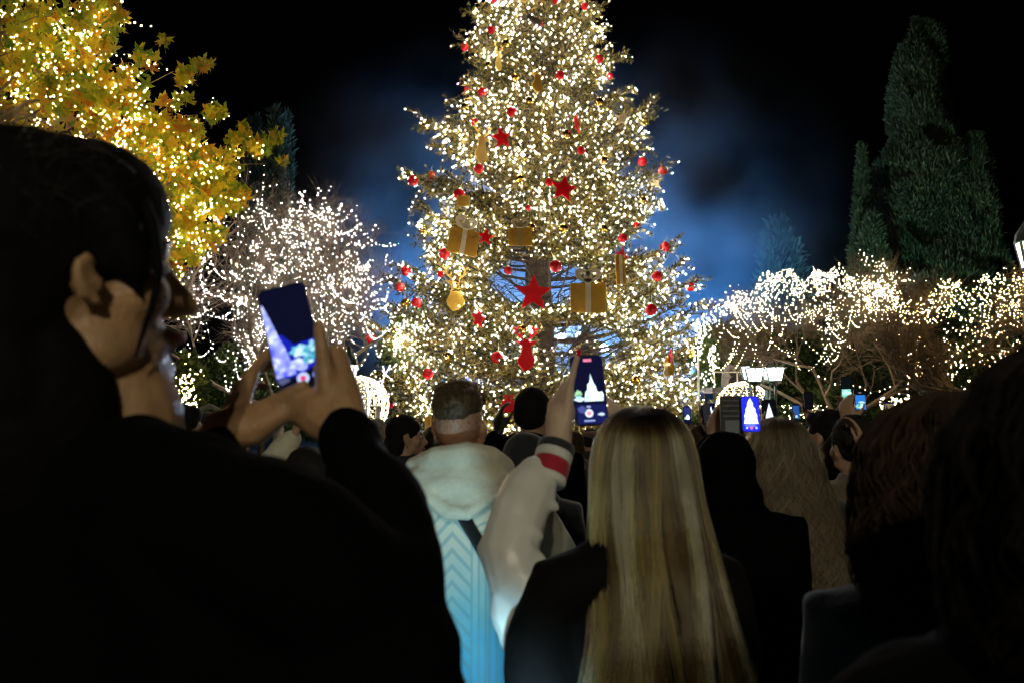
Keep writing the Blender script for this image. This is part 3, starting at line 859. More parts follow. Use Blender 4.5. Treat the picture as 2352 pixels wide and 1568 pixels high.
# unseen lamp of the same kind, added to light the backs of the crowd
q = empty('street_lamp', (0.05, -4.6, 0), 0, 'unseen lantern post added behind the photographer to light the crowd', 'street lamp')
po = MB(); po.lathe([(.16, 0), (.16, .12), (.10, .2), (.085, .9), (.06, 1.0), (.05, 3.6), (.075, 3.65), (.03, 3.95)], (0, 0, 0), 12); po.build('post', m_green, q, True)
lantern_part(q, Vector((0, 0, 4.2)), .33, .3, m_glass_w, BACK_FILL, (1.0, .92, .68))

# ================================================================== glowing wire balls
m_rope = glow('white rope light', (1.0, .93, .75), 2, False)
m_wirew = mat('white wire', (.7, .66, .55), .5)
def light_ball(px, py, rpx, Y, label, seed, n=620):
    c = at(px, py, Y); r = rpx / FPX * Y; root = empty('light_ball', (c.x, Y, 0), 0, label, 'light ball', 'glowing wire balls on posts')
    rnd = random.Random(seed)
    po = MB().tube([(0, 0, 0), (0, 0, c.z - r)], .06, 10); po.build('post', m_wirew, root)
    rib = MB()
    for k in range(5):
        a = math.pi * k / 5 + .2
        rib.tube([(r * math.cos(t) * math.cos(a), r * math.cos(t) * math.sin(a), c.z + r * math.sin(t)) for t in np.linspace(0, 2 * math.pi, 29)], .011, 5, cap=False)
    rib.build('rib_hoops', m_rope, root)
    rg = MB()
    for k in range(-5, 6):
        t = k * .25; rr = r * .985 * math.cos(t)
        rg.tube([(rr * math.cos(a), rr * math.sin(a), c.z + r * .985 * math.sin(t)) for a in np.linspace(0, 2 * math.pi, 25)], .006, 4, cap=False)
    rg.build('ring_wires', m_wirew, root)
    P = []
    for k in range(n):
        z = 1 - 2 * (k + .5) / n; a = k * GA; q = math.sqrt(1 - z * z)
        P.append((r * q * math.cos(a) + rnd.gauss(0, .008), r * q * math.sin(a) + rnd.gauss(0, .008), c.z + r * z + rnd.gauss(0, .008)))
    bulbs('bulbs', P, .0085, GLOW_GOLDB, 'rows of small golden bulbs', root, seed=seed)
light_ball(1708, 938, 62, 15.5, 'glowing golden wire ball beside the lantern cluster', 3)
light_ball(826, 930, 66, 13.5, 'glowing golden wire ball half hidden by the raised hand', 4)

# a small deer of white light tubes beside the left ball
d = at(868, 905, 13.0); dr = empty('light_deer', (d.x, d.y, 0), 0, 'small deer of pinkish white light tubes above the left wire ball', 'light figure')
dm = MB(); s = 13.0 / FPX
def dp(x, y): v = at(x, y, 13.0) - Vector((d.x, d.y, 0)); return v
for path in ([(852, 905), (858, 880), (880, 872), (884, 858), (878, 850)], [(852, 905), (872, 902), (880, 872)], [(858, 880), (850, 868)], [(884, 858), (892, 848), (900, 846)], [(884, 858), (880, 840)], [(892, 848), (896, 838)], [(852, 905), (848, 930)], [(858, 903), (860, 930)], [(872, 902), (870, 930)], [(878, 898), (880, 930)], [(884, 858), (894, 866)], [(868, 876), (866, 900)]):
    dm.tube([dp(*q) for q in path], .010, 5)
dm.build('light_tube', glow('pink white tube', (1.0, .82, .88), 4, False), dr)
pm = MB(); pm.tube([(0, 0, 0), (0, 0, dp(868, 932).z)], .04, 8); pm.box((0, 0, dp(868, 931).z), (.30, .2, .02)); pm.build('stand', m_wirew, dr)

# white slim pole and low kiosk behind the tree
p = at(1603, 795, 17.5); o = MB().lathe([(.05, 0), (.05, .1), (.028, .15), (.022, p.z), (.001, p.z + .03)], (0, 0, 0), 10)
tag(o.build('white_pole', mat('white paint', (.75, .75, .72), .5, noise=(4, .1)), None, True, (p.x, 17.5, 0)), 'slim white pole in the gap right of the fir', 'pole')
k = at(1346, 800, 24.0); kr = empty('kiosk', (k.x, 24.0, 0), 0, 'small kiosk with a pointed dark blue roof behind the lower branches', 'kiosk')
zt, ze = at(1346, 738, 24).z, at(1346, 812, 24).z
MB().lathe([(.55, ze), (.50, ze + .06), (.22, ze + (zt - ze) * .55), (.001, zt)], (0, 0, 0), 8).build('roof', mat('dark blue slate', (.03, .05, .10), .6, noise=(8, .4)), kr)
MB().lathe([(.42, 0), (.42, ze)], (0, 0, 0), 8).build('wall', mat('kiosk wood', (.30, .19, .08), .7, noise=(6, .4)), kr)
bq = MB(); bq.box((-.28, -.35, (zt + ze) / 2 - .28), (.75, .1, .16), Matrix.Rotation(R(-42), 3, 'Y')); bq.build('beam', mat('pale rough wood', (.55, .40, .20), .8, noise=(14, .5), bump=(30, 1)), kr)
# ================================================================== ornaments on the big tree
m_red = mat('red bauble gloss', (.70, .010, .020), .22, metal=.15, coat=1.0)
m_gold = mat('gold bauble gloss', (.85, .55, .12), .14, metal=.9)
m_cap = mat('bauble cap', (.7, .6, .35), .3, metal=1.0)
m_redp = mat('red painted board', (.85, .010, .030), .45, noise=(3, .12), trans=.45)
m_goldp = mat('gold painted board', (.60, .38, .055), .42, metal=.1, noise=(2.5, .18), trans=.25)
m_cream = mat('cream painted ribbon', (.74, .66, .45), .5, noise=(4, .08))
m_palestar = mat('pale gold board', (.66, .55, .28), .45, noise=(3, .1))
m_dark = mat('dark brown board', (.05, .03, .015), .6)
def on_tree(px, py, front=.12):
    p = at(px, py, TY); 
    for _ in range(3):
        c = (RR if p.x > TX else RL)
        r = float(np.interp(p.z, zs, c)); dx = p.x - TX
        y = TY - math.sqrt(max(0.0, (r * .93) ** 2 - dx * dx)) - front
        p = at(px, py, y)
    return p
bm_cache = {}
def bauble(px, py, rpx, red, label):
    p = on_tree(px, py, .02); r = rpx / FPX * p.y
    o = empty('bauble', p, 0, label, 'bauble', 'red baubles on the fir' if red else 'gold baubles on the fir')
    key = ('r' if red else 'g')
    if key not in bm_cache:
        a = MB().ell((0, 0, 0), 1.0, None, 20, 14).build('ball', m_red if red else m_gold, o, True)
        c = MB().lathe([(.26, .93), (.26, 1.16), (.10, 1.2), (.10, 1.3), (.001, 1.32)], (0, 0, 0), 10).build('cap', m_cap, o)
        bm_cache[key] = (a.data, c.data)
        parts = (a, c)
    else:
        parts = []
        for nm, me in zip(('ball', 'cap'), bm_cache[key]): parts.append(link(bpy.data.objects.new(nm, me), o))
    o.scale = (r, r, r); o.rotation_euler = (random.uniform(-.2, .2), random.uniform(-.2, .2), random.uniform(0, 6))
    h = MB().tube([(0, 0, 1.3), (.1, .3, 2.4)], .03, 4); h.build('hanger', m_cap, o)
for px, py, r, lab in [
    (1135, 2, 8, 'red bauble cut by the top edge, left of the crown'), (1275, 3, 8, 'red bauble cut by the top edge, middle of the crown'), (1343, 15, 9, 'red bauble high at the right of the crown, near the top edge'),
    (1128, 69, 10, 'red bauble high on the left, above the slim gold deer'), (1238, 56, 9, 'red bauble just below the dark deer cutout at the top'), (1068, 108, 11, 'red bauble on the upper left outline of the fir'),
    (1375, 137, 11, 'red bauble on the upper right, above the paired bauble'), (1286, 173, 11, 'red bauble right of the rounded gold deer'), (1076, 204, 11, 'outer one of two touching red baubles, upper left'),
    (1107, 213, 12, 'inner one of two touching red baubles, upper left'), (1400, 176, 9, 'red bauble beside a gold one, upper right outline'), (1176, 259, 13, 'large red bauble above the upper left red star'),
    (1090, 281, 9, 'half hidden red bauble left of the tall gold deer'), (1334, 346, 10, 'red bauble right of centre below the narrow red star'), (1100, 388, 12, 'red bauble below the tall gold deer'),
    (991, 404, 11, 'red bauble on the left outline, second from the tip'), (949, 415, 13, 'red bauble hanging from the leftmost middle tip'), (1055, 447, 14, 'large red bauble above the tilted gold gift'),
    (1261, 419, 10, 'red bauble touching the middle red star'), (1475, 372, 11, 'red bauble on the right outline above the pale star'), (1522, 392, 12, 'red bauble hanging at the right tip beside the pale star'),
    (1463, 519, 9, 'small red bauble on the right outline, below the pale star'), (1021, 583, 14, 'large red bauble below the tilted gold gift'), (933, 623, 12, 'red bauble at the left tip, upper of two on that outline'),
    (918, 659, 12, 'red bauble at the left tip, lower of two on that outline'), (1167, 622, 10, 'red bauble at the upper left of the biggest star'), (1276, 612, 15, 'large red bauble above the biggest red star, on the trunk'),
    (957, 696, 13, 'red bauble beside a gold one, left of the antlered gold deer'), (851, 777, 13, 'red bauble at the far left tip over the leafless tree'), (1141, 820, 14, 'large red bauble left of the red deer'),
    (983, 858, 13, 'red bauble low at the left, above the hoodie man'), (895, 930, 10, 'red bauble lowest at the left, above the smiling woman'), (1527, 567, 12, 'red bauble at the right tip, level with the narrow gift'),
    (1509, 635, 12, 'red bauble on the right outline, below the tip one'), (1585, 659, 11, 'red bauble at the farthest right tip'), (1495, 712, 14, 'large red bauble right of the big gold gift'), (1430, 547, 11, 'red bauble just above the small star on the narrow gift'),
    (1214, 478, 7, 'small dim red bauble under the middle red star'), (1012, 630, 8, 'dim red bauble left of the antlered gold deer head')]:
    bauble(px, py, r, True, lab)
for px, py, r, lab in [
    (1163, 101, 10, 'gold bauble right of the slim gold deer'), (1183, 179, 9, 'gold bauble left of the rounded gold deer'), (1216, 233, 10, 'gold bauble between the large red bauble and the rounded deer'), (1069, 246, 9, 'gold bauble on the left outline below the red pair'),
    (1376, 235, 10, 'gold bauble on the right, left of the upper pale star'), (1301, 309, 11, 'gold bauble left of the narrow red star'), (978, 288, 11, 'gold bauble at the upper left tip'), (1482, 280, 10, 'gold bauble at the upper right tip'),
    (1195, 411, 10, 'gold bauble left of the middle red star'), (1387, 369, 10, 'gold bauble right of centre, level with the pale star'), (1477, 461, 9, 'gold bauble on the right outline below the pale star'), (1220, 522, 10, 'gold bauble left of two in a row under the middle star'),
    (1294, 525, 11, 'gold bauble right of two in a row under the middle star'), (1385, 526, 10, 'gold bauble left of the narrow gift'), (973, 530, 12, 'gold bauble on the left outline beside the tilted gift'), (932, 697, 12, 'gold bauble on the left outline beside a red one'),
    (1032, 821, 13, 'gold bauble low on the left below the antlered deer'), (1590, 812, 11, 'gold bauble low on the right outline'), (1460, 872, 11, 'gold bauble low on the right, above the raised phone'), (1123, 150, 8, 'small gold bauble beside the slim gold deer'), (1201, 755, 9, 'gold bauble between the antlers of the red deer')]:
    bauble(px, py, r, False, lab)
def star_poly(r, inner=.45):
    return [((r if k % 2 == 0 else r * inner) * math.sin(math.pi * k / 5), (r if k % 2 == 0 else r * inner) * math.cos(math.pi * k / 5)) for k in range(10)]
def face_rot(yaw, roll): return Matrix.Rotation(R(yaw), 3, 'Z') @ Matrix.Rotation(R(roll), 3, 'Y')
def star(px, py, rpx, m, label, yaw=0, roll=0, inner=.45, front=.22):
    p = on_tree(px, py, front); r = rpx / FPX * p.y
    o = MB().prism(star_poly(r, inner), .03, face_rot(yaw, roll)).build('star', m, None, False, p)
    tag(o, label, 'star', 'flat board stars on the fir'); return o
star(1152, 318, 27, m_redp, 'red board star on the upper left of the fir', 25, -12)
star(1294, 434, 33, m_redp, 'red board star in the middle of the fir', 10, 10)
star(1115, 545, 20, m_redp, 'small red board star right of the tilted gold gift', 20, 8)
star(1225, 674, 46, m_redp, 'biggest red board star, in the gap before the trunk', 0, 2, .42, .5)
star(1429, 592, 25, m_redp, 'narrow red board star hung over the narrow gold gift', 48, 8, .45, .45)
star(1099, 733, 22, m_redp, 'small red board star low on the left of the fir', 40, 10)
star(1325, 285, 22, m_redp, 'red board star seen nearly edge on, upper right', 66, 6)
star(1541, 820, 18, m_redp, 'dim red board star low on the right outline', 62, 4)
star(1430, 273, 21, m_palestar, 'pale gold board star on the upper right outline', -20, 14, .42)
star(1503, 420, 22, m_palestar, 'pale gold board star beside the right tip bauble', -15, -8, .42, -.4)
def bow_loops(w):
    """two flat ribbon loops with holes, as bands"""
    mb = MB()
    for s in (-1, 1):
        cx, cz = s * w * .21, w * .16
        out = [(cx + w * .20 * math.cos(t) * 1.0, cz + w * .13 * math.sin(t)) for t in np.linspace(0, 2 * math.pi, 19)[:-1]]
        inn = [(cx + w * .10 * math.cos(t), cz + w * .055 * math.sin(t)) for t in np.linspace(0, 2 * math.pi, 19)[:-1]]
        n = 18; V = []
        rot = Matrix.Rotation(R(-s * 28), 3, 'Y'); c = Vector((cx * .2, 0, cz * .3))
        for yy in (-.035, -.005):
            for ring in (out, inn):
                V += [rot @ (Vector((x, yy, z)) - Vector((s * w * .02, 0, 0))) for x, z in ring]
        F = []
        for k in range(n):
            k2 = (k + 1) % n
            F += [(k, n + k, n + k2, k2), (2 * n + k, 2 * n + k2, 3 * n + k2, 3 * n + k), (k, k2, 2 * n + k2, 2 * n + k), (n + k, 3 * n + k, 3 * n + k2, n + k2)]
        mb.add(V, F)
    return mb
def gift(px, py, wpx, hpx, label, m_box, m_rib, yaw=0, roll=0, front=.25, bow=True, ribx=0.0, cross=False):
    p = on_tree(px, py, front); s = p.y / FPX; w, h = wpx * s, hpx * s
    root = empty('gift_board', p, 0, label, 'gift cutout', 'flat board gifts on the fir'); root.rotation_euler = face_rot(yaw, roll).to_euler()
    MB().box((0, 0, 0), (w, .03, h)).build('box_panel', m_box, root)
    MB().box((ribx * w, -.02, 0), (w * .155 if wpx > 40 else w * .3, .02, h + .004)).build('ribbon', m_rib, root)
    if cross:
        for a in (50, -50): MB().box((0, -.022, 0), (.05, .012, h * 1.2), Matrix.Rotation(R(a), 3, 'Y')).build('cross_ribbon', m_rib, root)
    if bow:
        o = bow_loops(w).build('bow', m_rib, root); o.location = (ribx * w, 0, h / 2 - .10 * w); o.scale = (1.35, 1, 1.35)
    return root
gift(1064, 556, 72, 60, 'tilted gold board gift with cream ribbon on the left of the fir', m_goldp, m_cream, 18, 9, .25)
gift(1351, 685, 82, 70, 'big gold board gift with cream bow right of the biggest star', m_goldp, m_cream, 0, 0, .3)
gift(1425, 620, 27, 70, 'narrow gold board gift behind a red star, turned aside', m_goldp, m_cream, 30, -3, .3, False)
gift(1195, 545, 56, 42, 'dim gold board gift half sunk in the branches under the middle star', m_goldp, mat('dim ribbon', (.45, .36, .15), .5), 0, 0, .05)
gift(1064, 462, 30, 26, 'small gold board gift half hidden above the tilted gift', m_goldp, m_goldp, 15, 0, .0, False)
gift(1003, 1008, 34, 30, 'red board gift crossed with cream ribbon beside the hoodie man', m_redp, m_cream, 0, 0, .5, False, cross=True)
gift(990, 972, 28, 34, 'plain gold board gift low behind the hoodie man', m_goldp, m_goldp, 0, 0, .4, False)
gift(1168, 932, 30, 28, 'red board gift with a bow low behind the black gloves', m_redp, m_redp, 0, 0, .4, True)
gift(1538, 840, 22, 44, 'orange gold narrow gift low on the right side', m_goldp, m_goldp, 25, 0, .1, False)
def deer(px, py, hpx, m, label, yaw=0, roll=0, front=.22, antlers=True, fat=1.0):
    p = on_tree(px, py, front); h = hpx / FPX * p.y
    root = empty('deer_board', p, 0, label, 'deer cutout', 'flat board deer heads on the fir'); root.rotation_euler = face_rot(yaw, roll).to_euler()
    pr_ = [(-.20, -.34), (-.06, -.50), (.08, -.46), (.20, -.36), (.24, -.24), (.17, -.10), (.13, .04), (.13, .12), (.26, .20), (.27, .25), (.12, .23), (.07, .28), (-.04, .28), (-.09, .23), (-.24, .25), (-.22, .20), (-.10, .13), (-.10, .02), (-.15, -.12), (-.22, -.24)]
    MB().prism([(x * h * fat, z * h) for x, z in pr_], .03).build('head_panel', m, root)
    if antlers:
        a = MB()
        for s in (-1, 1):
            c = .015
            for path in ([(.05, .26), (.14, .33), (.22, .40), (.24, .52), (.17, .60)], [(.21, .40), (.31, .46)], [(.24, .50), (.33, .58)], [(.14, .34), (.10, .45)]):
                a.tube([(s * x * h * fat, 0, z * h) for x, z in path], .018 * h + .006, 5)
        a.build('antler', m, root)
    return root
deer(1145, 135, 62, m_goldp, 'slim gold board deer high on the left of the fir', 60, 0)
deer(1234, 185, 60, m_goldp, 'rounded gold board deer high in the middle of the fir', 35, 0, .25, False, 1.2)
deer(1106, 335, 88, m_goldp, 'tall gold board deer beside the upper left red star', 45, 3)
deer(1046, 668, 96, m_goldp, 'antlered gold board deer head on the left of the fir', 20, 0)
deer(1208, 805, 92, m_redp, 'red board deer head with antlers below the biggest star', 20, 0, .5)
deer(1222, 45, 52, m_dark, 'dark deer shaped board high at the top of the fir', 20, -60, .3)
deer(1530, 845, 40, m_palestar, 'pale board deer low on the right outline', 30, 0, .05)
# ================================================================== people: builders
def sculpt(name, mb, m, parent, voxel, smooth=6, fold=None, label=None):
    """closed shapes fused into one continuous surface"""
    o = mb.build(name, m, parent)
    r = o.modifiers.new('fuse', 'REMESH'); r.mode = 'VOXEL'; r.voxel_size = voxel; r.use_smooth_shade = True
    if smooth:
        s = o.modifiers.new('soften', 'SMOOTH'); s.factor = .5; s.iterations = smooth
    if fold:
        tx = bpy.data.textures.new(name + '_fold', 'CLOUDS'); tx.noise_scale = fold[0]; tx.noise_depth = 2
        d = o.modifiers.new('folds', 'DISPLACE'); d.texture = tx; d.strength = fold[1]; d.mid_level = .5; d.texture_coords = 'LOCAL'
        s = o.modifiers.new('soften2', 'SMOOTH'); s.factor = .5; s.iterations = 2
    return o
def stack(mb, rings, n=20):
    """horizontal ellipses (cx, cy, z, rx, ry, yaw)"""
    V = []; F = []
    for cx, cy, z, rx, ry, yw in rings:
        c, s = math.cos(yw), math.sin(yw)
        for k in range(n):
            t = 2 * math.pi * k / n; x, y = rx * math.cos(t), ry * math.sin(t)
            V.append((cx + x * c + y * s, cy - x * s + y * c, z))
    m = len(rings)
    for i in range(m - 1):
        for k in range(n): F.append((i * n + k, i * n + (k + 1) % n, (i + 1) * n + (k + 1) % n, (i + 1) * n + k))
    F.append(tuple(range(n))[::-1]); F.append(tuple((m - 1) * n + k for k in range(n)))
    return mb.add(V, F)
def limb3(mb, pts, rad, n=12): return mb.tube(pts, rad, n, True, True)

SKIN = mat('skin', (.50, .30, .20), .55, noise=(9, .08))
SKIN_T = mat('tanned skin', (.40, .23, .115), .5, noise=(28, .16), bump=(170, .25))
def cloth(name, col, rough=.85): return mat(name, col, rough, noise=(14, .18), bump=(120, .25), sheen=.3)

def hand_frame(f, n):
    f = Vector(f).normalized(); n = Vector(n); n = (n - f * n.dot(f)).normalized(); return f, n, f.cross(n)
def add_hand(mb, wrist, f, n, side, curls=(.25, .3, .35, .4, .3), sc=1.0, thumb=None, spread=.10, nails=None):
    """side: +1 if the thumb lies along f x n, else -1. curls: index..little, thumb (radians per joint)"""
    f, n, s = hand_frame(f, n); s = s * side
    w = Vector(wrist)
    kn = [(.030, .094), (.010, .098), (-.011, .094), (-.031, .084)]
    ln = [(.042, .026, .021), (.047, .030, .022), (.043, .028, .022), (.034, .021, .019)]
    rd = [.0088, .0092, .0088, .0078]
    tips = []
    for i in range(4):
        k = w + (s * kn[i][0] + f * kn[i][1]) * sc
        limb3(mb, [w + s * kn[i][0] * .55 * sc, w + (s * kn[i][0] * .9 + f * .045) * sc, k], [.0125 * sc, .0130 * sc, .0108 * sc], 8)
        a = 0.0; p = k; pts = [k]; dirx = (f + s * (1.5 - i) * spread).normalized()
        for j in range(3):
            a += curls[i] * (1.0 if j else .8)
            d = dirx * math.cos(a) + n * math.sin(a); p = p + d * ln[i][j] * sc; pts.append(p)
        limb3(mb, pts, [rd[i] * 1.05 * sc, rd[i] * sc, rd[i] * .92 * sc, rd[i] * .78 * sc], 8)
        tips.append((pts[-1], (pts[-1] - pts[-2]).normalized()))
    # thumb leaves the side of the palm near its base
    b0 = w + (s * .018 + f * .022 + n * .006) * sc
    td = Vector(thumb) if thumb is not None else (f * .75 + s * .75 + n * .35)
    td = td.normalized(); p = b0; pts = [b0]; ax = td.cross(f)
    for j, l in enumerate((.046, .034, .027)):
        dd = (td + f * (j * curls[4] * .9)).normalized(); p = p + dd * l * sc; pts.append(p)
    limb3(mb, pts, [.0145 * sc, .0120 * sc, .0105 * sc, .0082 * sc], 8)
    tips.append((pts[-1], (pts[-1] - pts[-2]).normalized()))
    return tips

def head_matrix(yaw, pitch=0.0, roll=0.0):
    return Matrix.Rotation(-yaw, 3, 'Z') @ Matrix.Rotation(pitch, 3, 'X') @ Matrix.Rotation(roll, 3, 'Y')
def add_head(mb, c, M, s=1.0, face=True, ears=1.0):
    """c = middle of the cranium; local +y is the face"""
    def P(x, y, z): return Vector(c) + M @ Vector((x * s, y * s, z * s))
    def E(p, r): mb.ell(P(*p), tuple(q * s for q in r), M, 16, 11)
    E((0, -.012, .018), (.075, .094, .098))
    E((0, .022, -.045), (.064, .066, .078))
    E((0, .045, -.078), (.046, .046, .040))       # jaw
    E((0, .076, -.102), (.022, .020, .016))       # chin
    for sx in (-1, 1):
        E((sx * .046, .052, -.030), (.028, .030, .028))   # cheekbone
        E((sx * .050, .018, -.075), (.022, .034, .026))   # jaw corner
    if face:
        E((0, .078, .012), (.055, .018, .018))     # brow
        mb.tube([P(0, .092, .002), P(0, .105, -.022), P(0, .116, -.040)], [.009 * s, .011 * s, .013 * s], 8, True, True)
        E((0, .102, -.044), (.019, .012, .010))
        E((0, .091, -.068), (.024, .012, .006)); E((0, .089, -.079), (.021, .012, .007))
    if ears:
        for sx in (-1, 1):
            k = ears
            Re = M @ Matrix.Rotation(R(sx * 22), 3, 'Z') @ Matrix.Rotation(R(-12), 3, 'X')
            y0, z0 = .010, -.016
            mb.ell(P(sx * .079, -.012 + y0, -.002 + z0), (.0065 * s, .017 * s * k, .031 * s * k), Re, 14, 10)          # shell
            rim = [P(sx * (.079 + a_), b_ * k + y0, c_ * k + z0) for a_, b_, c_ in ((0, -.002, .020), (.004, -.012, .030), (.007, -.028, .020), (.007, -.030, .0), (.004, -.020, -.020), (-.001, -.006, -.034))]
            mb.tube(rim, [.004 * s, .0048 * s, .005 * s, .005 * s, .005 * s, .006 * s], 7, True, True)
            E((sx * .078, y0, -.006 + z0), (.006, .006, .008))
    return P
def eyes_lips(parent, c, M, s, iris=(.05, .03, .02)):
    mw = mat('eye white', (.7, .68, .64), .25); mi = mat('dark iris', iris, .2); ml = mat('lips', (.42, .12, .11), .4)
    def P(x, y, z): return Vector(c) + M @ Vector((x * s, y * s, z * s))
    for sx in (-1, 1):
        e = MB().ell(P(sx * .031, .080, -.004), (.014 * s, .010 * s, .009 * s), M).build('eye', mw, parent, True)
        MB().ell(P(sx * .031, .0885, -.004), (.006 * s, .003 * s, .006 * s), M).build('iris', mi, e, True)
        MB().tube([P(sx * .012, .097, .016), P(sx * .033, .093, .021), P(sx * .050, .078, .014)], .0035 * s, 5).build('eyebrow', mi, parent)
    MB().tube([P(-.026, .088, -.071), P(-.012, .101, -.073), P(0, .104, -.0735), P(.012, .101, -.073), P(.026, .088, -.071)], [.003 * s, .006 * s, .0065 * s, .006 * s, .003 * s], 6).build('lips', ml, parent, True)

def hair_mat(name, c1, c2, root=None, rough=.32, root_len=.12, tones=None):
    if name in MATS: return MATS[name]
    m = bpy.data.materials.new(name); m.use_nodes = True
    nt = m.node_tree; N = nt.nodes; L = nt.links; N.remove(N['Principled BSDF'])
    h = N.new('ShaderNodeBsdfHairPrincipled'); h.model = 'CHIANG'; h.parametrization = 'COLOR'
    hi = N.new('ShaderNodeHairInfo'); r = N.new('ShaderNodeValToRGB')
    r.color_ramp.elements[0].color = (*c1, 1); r.color_ramp.elements[1].color = (*c2, 1); r.color_ramp.elements[0].position = .25; r.color_ramp.elements[1].position = .75
    if tones:
        at_ = N.new('ShaderNodeAttribute'); at_.attribute_name = 'tone'; el = r.color_ramp.elements
        while len(el) < len(tones): el.new(.5)
        for e, (p, c) in zip(el, tones): e.position = p; e.color = (*c, 1)
        L.new(at_.outputs['Fac'], r.inputs[0])
    else:
        L.new(hi.outputs['Random'], r.inputs[0])
    src = r.outputs[0]
    if root:
        rr = N.new('ShaderNodeMapRange'); rr.inputs[1].default_value = root_len * .6; rr.inputs[2].default_value = root_len * 1.5
        L.new(hi.outputs['Intercept'], rr.inputs[0])
        mx = N.new('ShaderNodeMix'); mx.data_type = 'RGBA'; mx.inputs[6].default_value = (*root, 1)
        L.new(rr.outputs[0], mx.inputs[0]); L.new(src, mx.inputs[7]); src = mx.outputs[2]
    L.new(src, h.inputs['Color']); h.inputs['Roughness'].default_value = rough; h.inputs['Radial Roughness'].default_value = .45
    L.new(h.outputs[0], N['Material Output'].inputs[0]); MATS[name] = m
    return m
def matte_hair(name, c1, c2):
    """dark frizzy hair with hardly any shine"""
    if name in MATS: return MATS[name]
    m = bpy.data.materials.new(name); m.use_nodes = True; N = m.node_tree.nodes; L = m.node_tree.links; b = N['Principled BSDF']
    hi = N.new('ShaderNodeHairInfo'); r = N.new('ShaderNodeValToRGB'); r.color_ramp.elements[0].color = (*c1, 1); r.color_ramp.elements[1].color = (*c2, 1)
    L.new(hi.outputs['Random'], r.inputs[0]); L.new(r.outputs[0], b.inputs['Base Color']); b.inputs['Roughness'].default_value = .8; b.inputs['Specular IOR Level'].default_value = .12
    MATS[name] = m; return m
def strands(name, paths, radius, m, parent, tone=None):
    """paths (n, k, 3)"""
    paths = np.asarray(paths, np.float32); n, k = paths.shape[:2]
    hc = bpy.data.hair_curves.new(name); hc.add_curves([k] * n)
    hc.attributes['position'].data.foreach_set('vector', paths.reshape(-1))
    ra = hc.attributes.get('radius') or hc.attributes.new('radius', 'FLOAT', 'POINT')
    ra.data.foreach_set('value', np.tile(radius * np.linspace(1, .45, k), n).astype(np.float32))
    if tone is not None:
        hc.attributes.new('tone', 'FLOAT', 'CURVE').data.foreach_set('value', np.asarray(tone, np.float32))
    hc.materials.append(m)
    o = bpy.data.objects.new(name, hc); link(o, parent); o['kind'] = 'stuff'
    return o
def hair_envelope(c, M, top, env, n, k, rng_, face_gap, wave=(0, 0), clump=60, z_end=(-.45, -.35), tuck=.9, lean=(0, 0)):
    """strands run from the crown down an envelope. env: list of (z, rx, ry, cy) rings below the crown in head space"""
    zz = np.array([e[0] for e in env])[::-1]; RX = np.array([e[1] for e in env])[::-1]; RY = np.array([e[2] for e in env])[::-1]; CY = np.array([e[3] for e in env])[::-1]
    cl = rng_.uniform(0, 2 * math.pi, clump); clo = rng_.normal(0, 1, (clump, 3))
    out = np.zeros((n, k, 3), np.float32); global TONE; TONE = np.zeros(n, np.float32); ct = rng_.uniform(0, 1, clump)
    Mn = np.array(M)
    for i in range(n):
        ci = rng_.integers(0, clump)
        ph = cl[ci] + rng_.normal(0, .05); TONE[i] = ct[ci] + rng_.normal(0, .10)
        # keep the face free: local azimuth pi/2 is the face
        d = (ph - math.pi / 2 + math.pi) % (2 * math.pi) - math.pi
        if abs(d) < face_gap: ph = math.pi / 2 + math.copysign(face_gap + abs(rng_.normal(0, .12)), d)
        z1 = rng_.uniform(*z_end) + clo[ci, 0] * .012; z0 = top * rng_.uniform(.90, 1.0)
        s = np.linspace(0, 1, k); z = z0 + (z1 - z0) * (s ** 1.35)
        dep = tuck + (1 - tuck) * rng_.random() + clo[ci, 1] * .025
        rx = np.interp(z, zz, RX); ry = np.interp(z, zz, RY); cy = np.interp(z, zz, CY)
        a = ph + wave[0] * np.sin(z * wave[1] + clo[ci, 2] * 3 + rng_.normal(0, .35)) * np.clip((z0 - z) * 5, 0, 1) + .02 * clo[ci, 2] * s
        dd = dep + wave[0] * .35 * np.cos(z * wave[1] * .9 + clo[ci, 0] * 3)
        P = np.stack([rx * np.cos(a) * dd + lean[0] * s, cy + ry * np.sin(a) * dd + lean[1] * s, z], 1)
        out[i] = P
    V = np.array(Vector(c)) + out.reshape(-1, 3) @ Mn.T
    return V.reshape(n, k, 3)
def hair_core(c, M, env, f=.9, face_cut=None):
    mb = MB(); n = 22; V = []; F = []
    for (z, rx, ry, cy) in env:
        for q in range(n):
            t = 2 * math.pi * q / n; y = cy + ry * f * math.sin(t)
            if face_cut is not None and z < face_cut[0]: y = min(y, face_cut[1])
            V.append(Vector(c) + M @ Vector((rx * f * math.cos(t), y, z)))
    m = len(env)
    for i in range(m - 1):
        for q in range(n): F.append((i * n + q, (i + 1) * n + q, (i + 1) * n + (q + 1) % n, i * n + (q + 1) % n))
    F.append(tuple(range(n))); F.append(tuple((m - 1) * n + q for q in range(n))[::-1])
    return mb.add(V, F)

def elbow(sh, wr, l1, l2, hint):
    d = wr - sh; L = d.length
    if L > (l1 + l2) * .995: return sh.lerp(wr, l1 / (l1 + l2))
    a = (l1 * l1 - l2 * l2 + L * L) / (2 * L); h = math.sqrt(max(0, l1 * l1 - a * a))
    u = d / L; hv = Vector(hint); hv = (hv - u * hv.dot(u)).normalized()
    return sh + u * a + hv * h

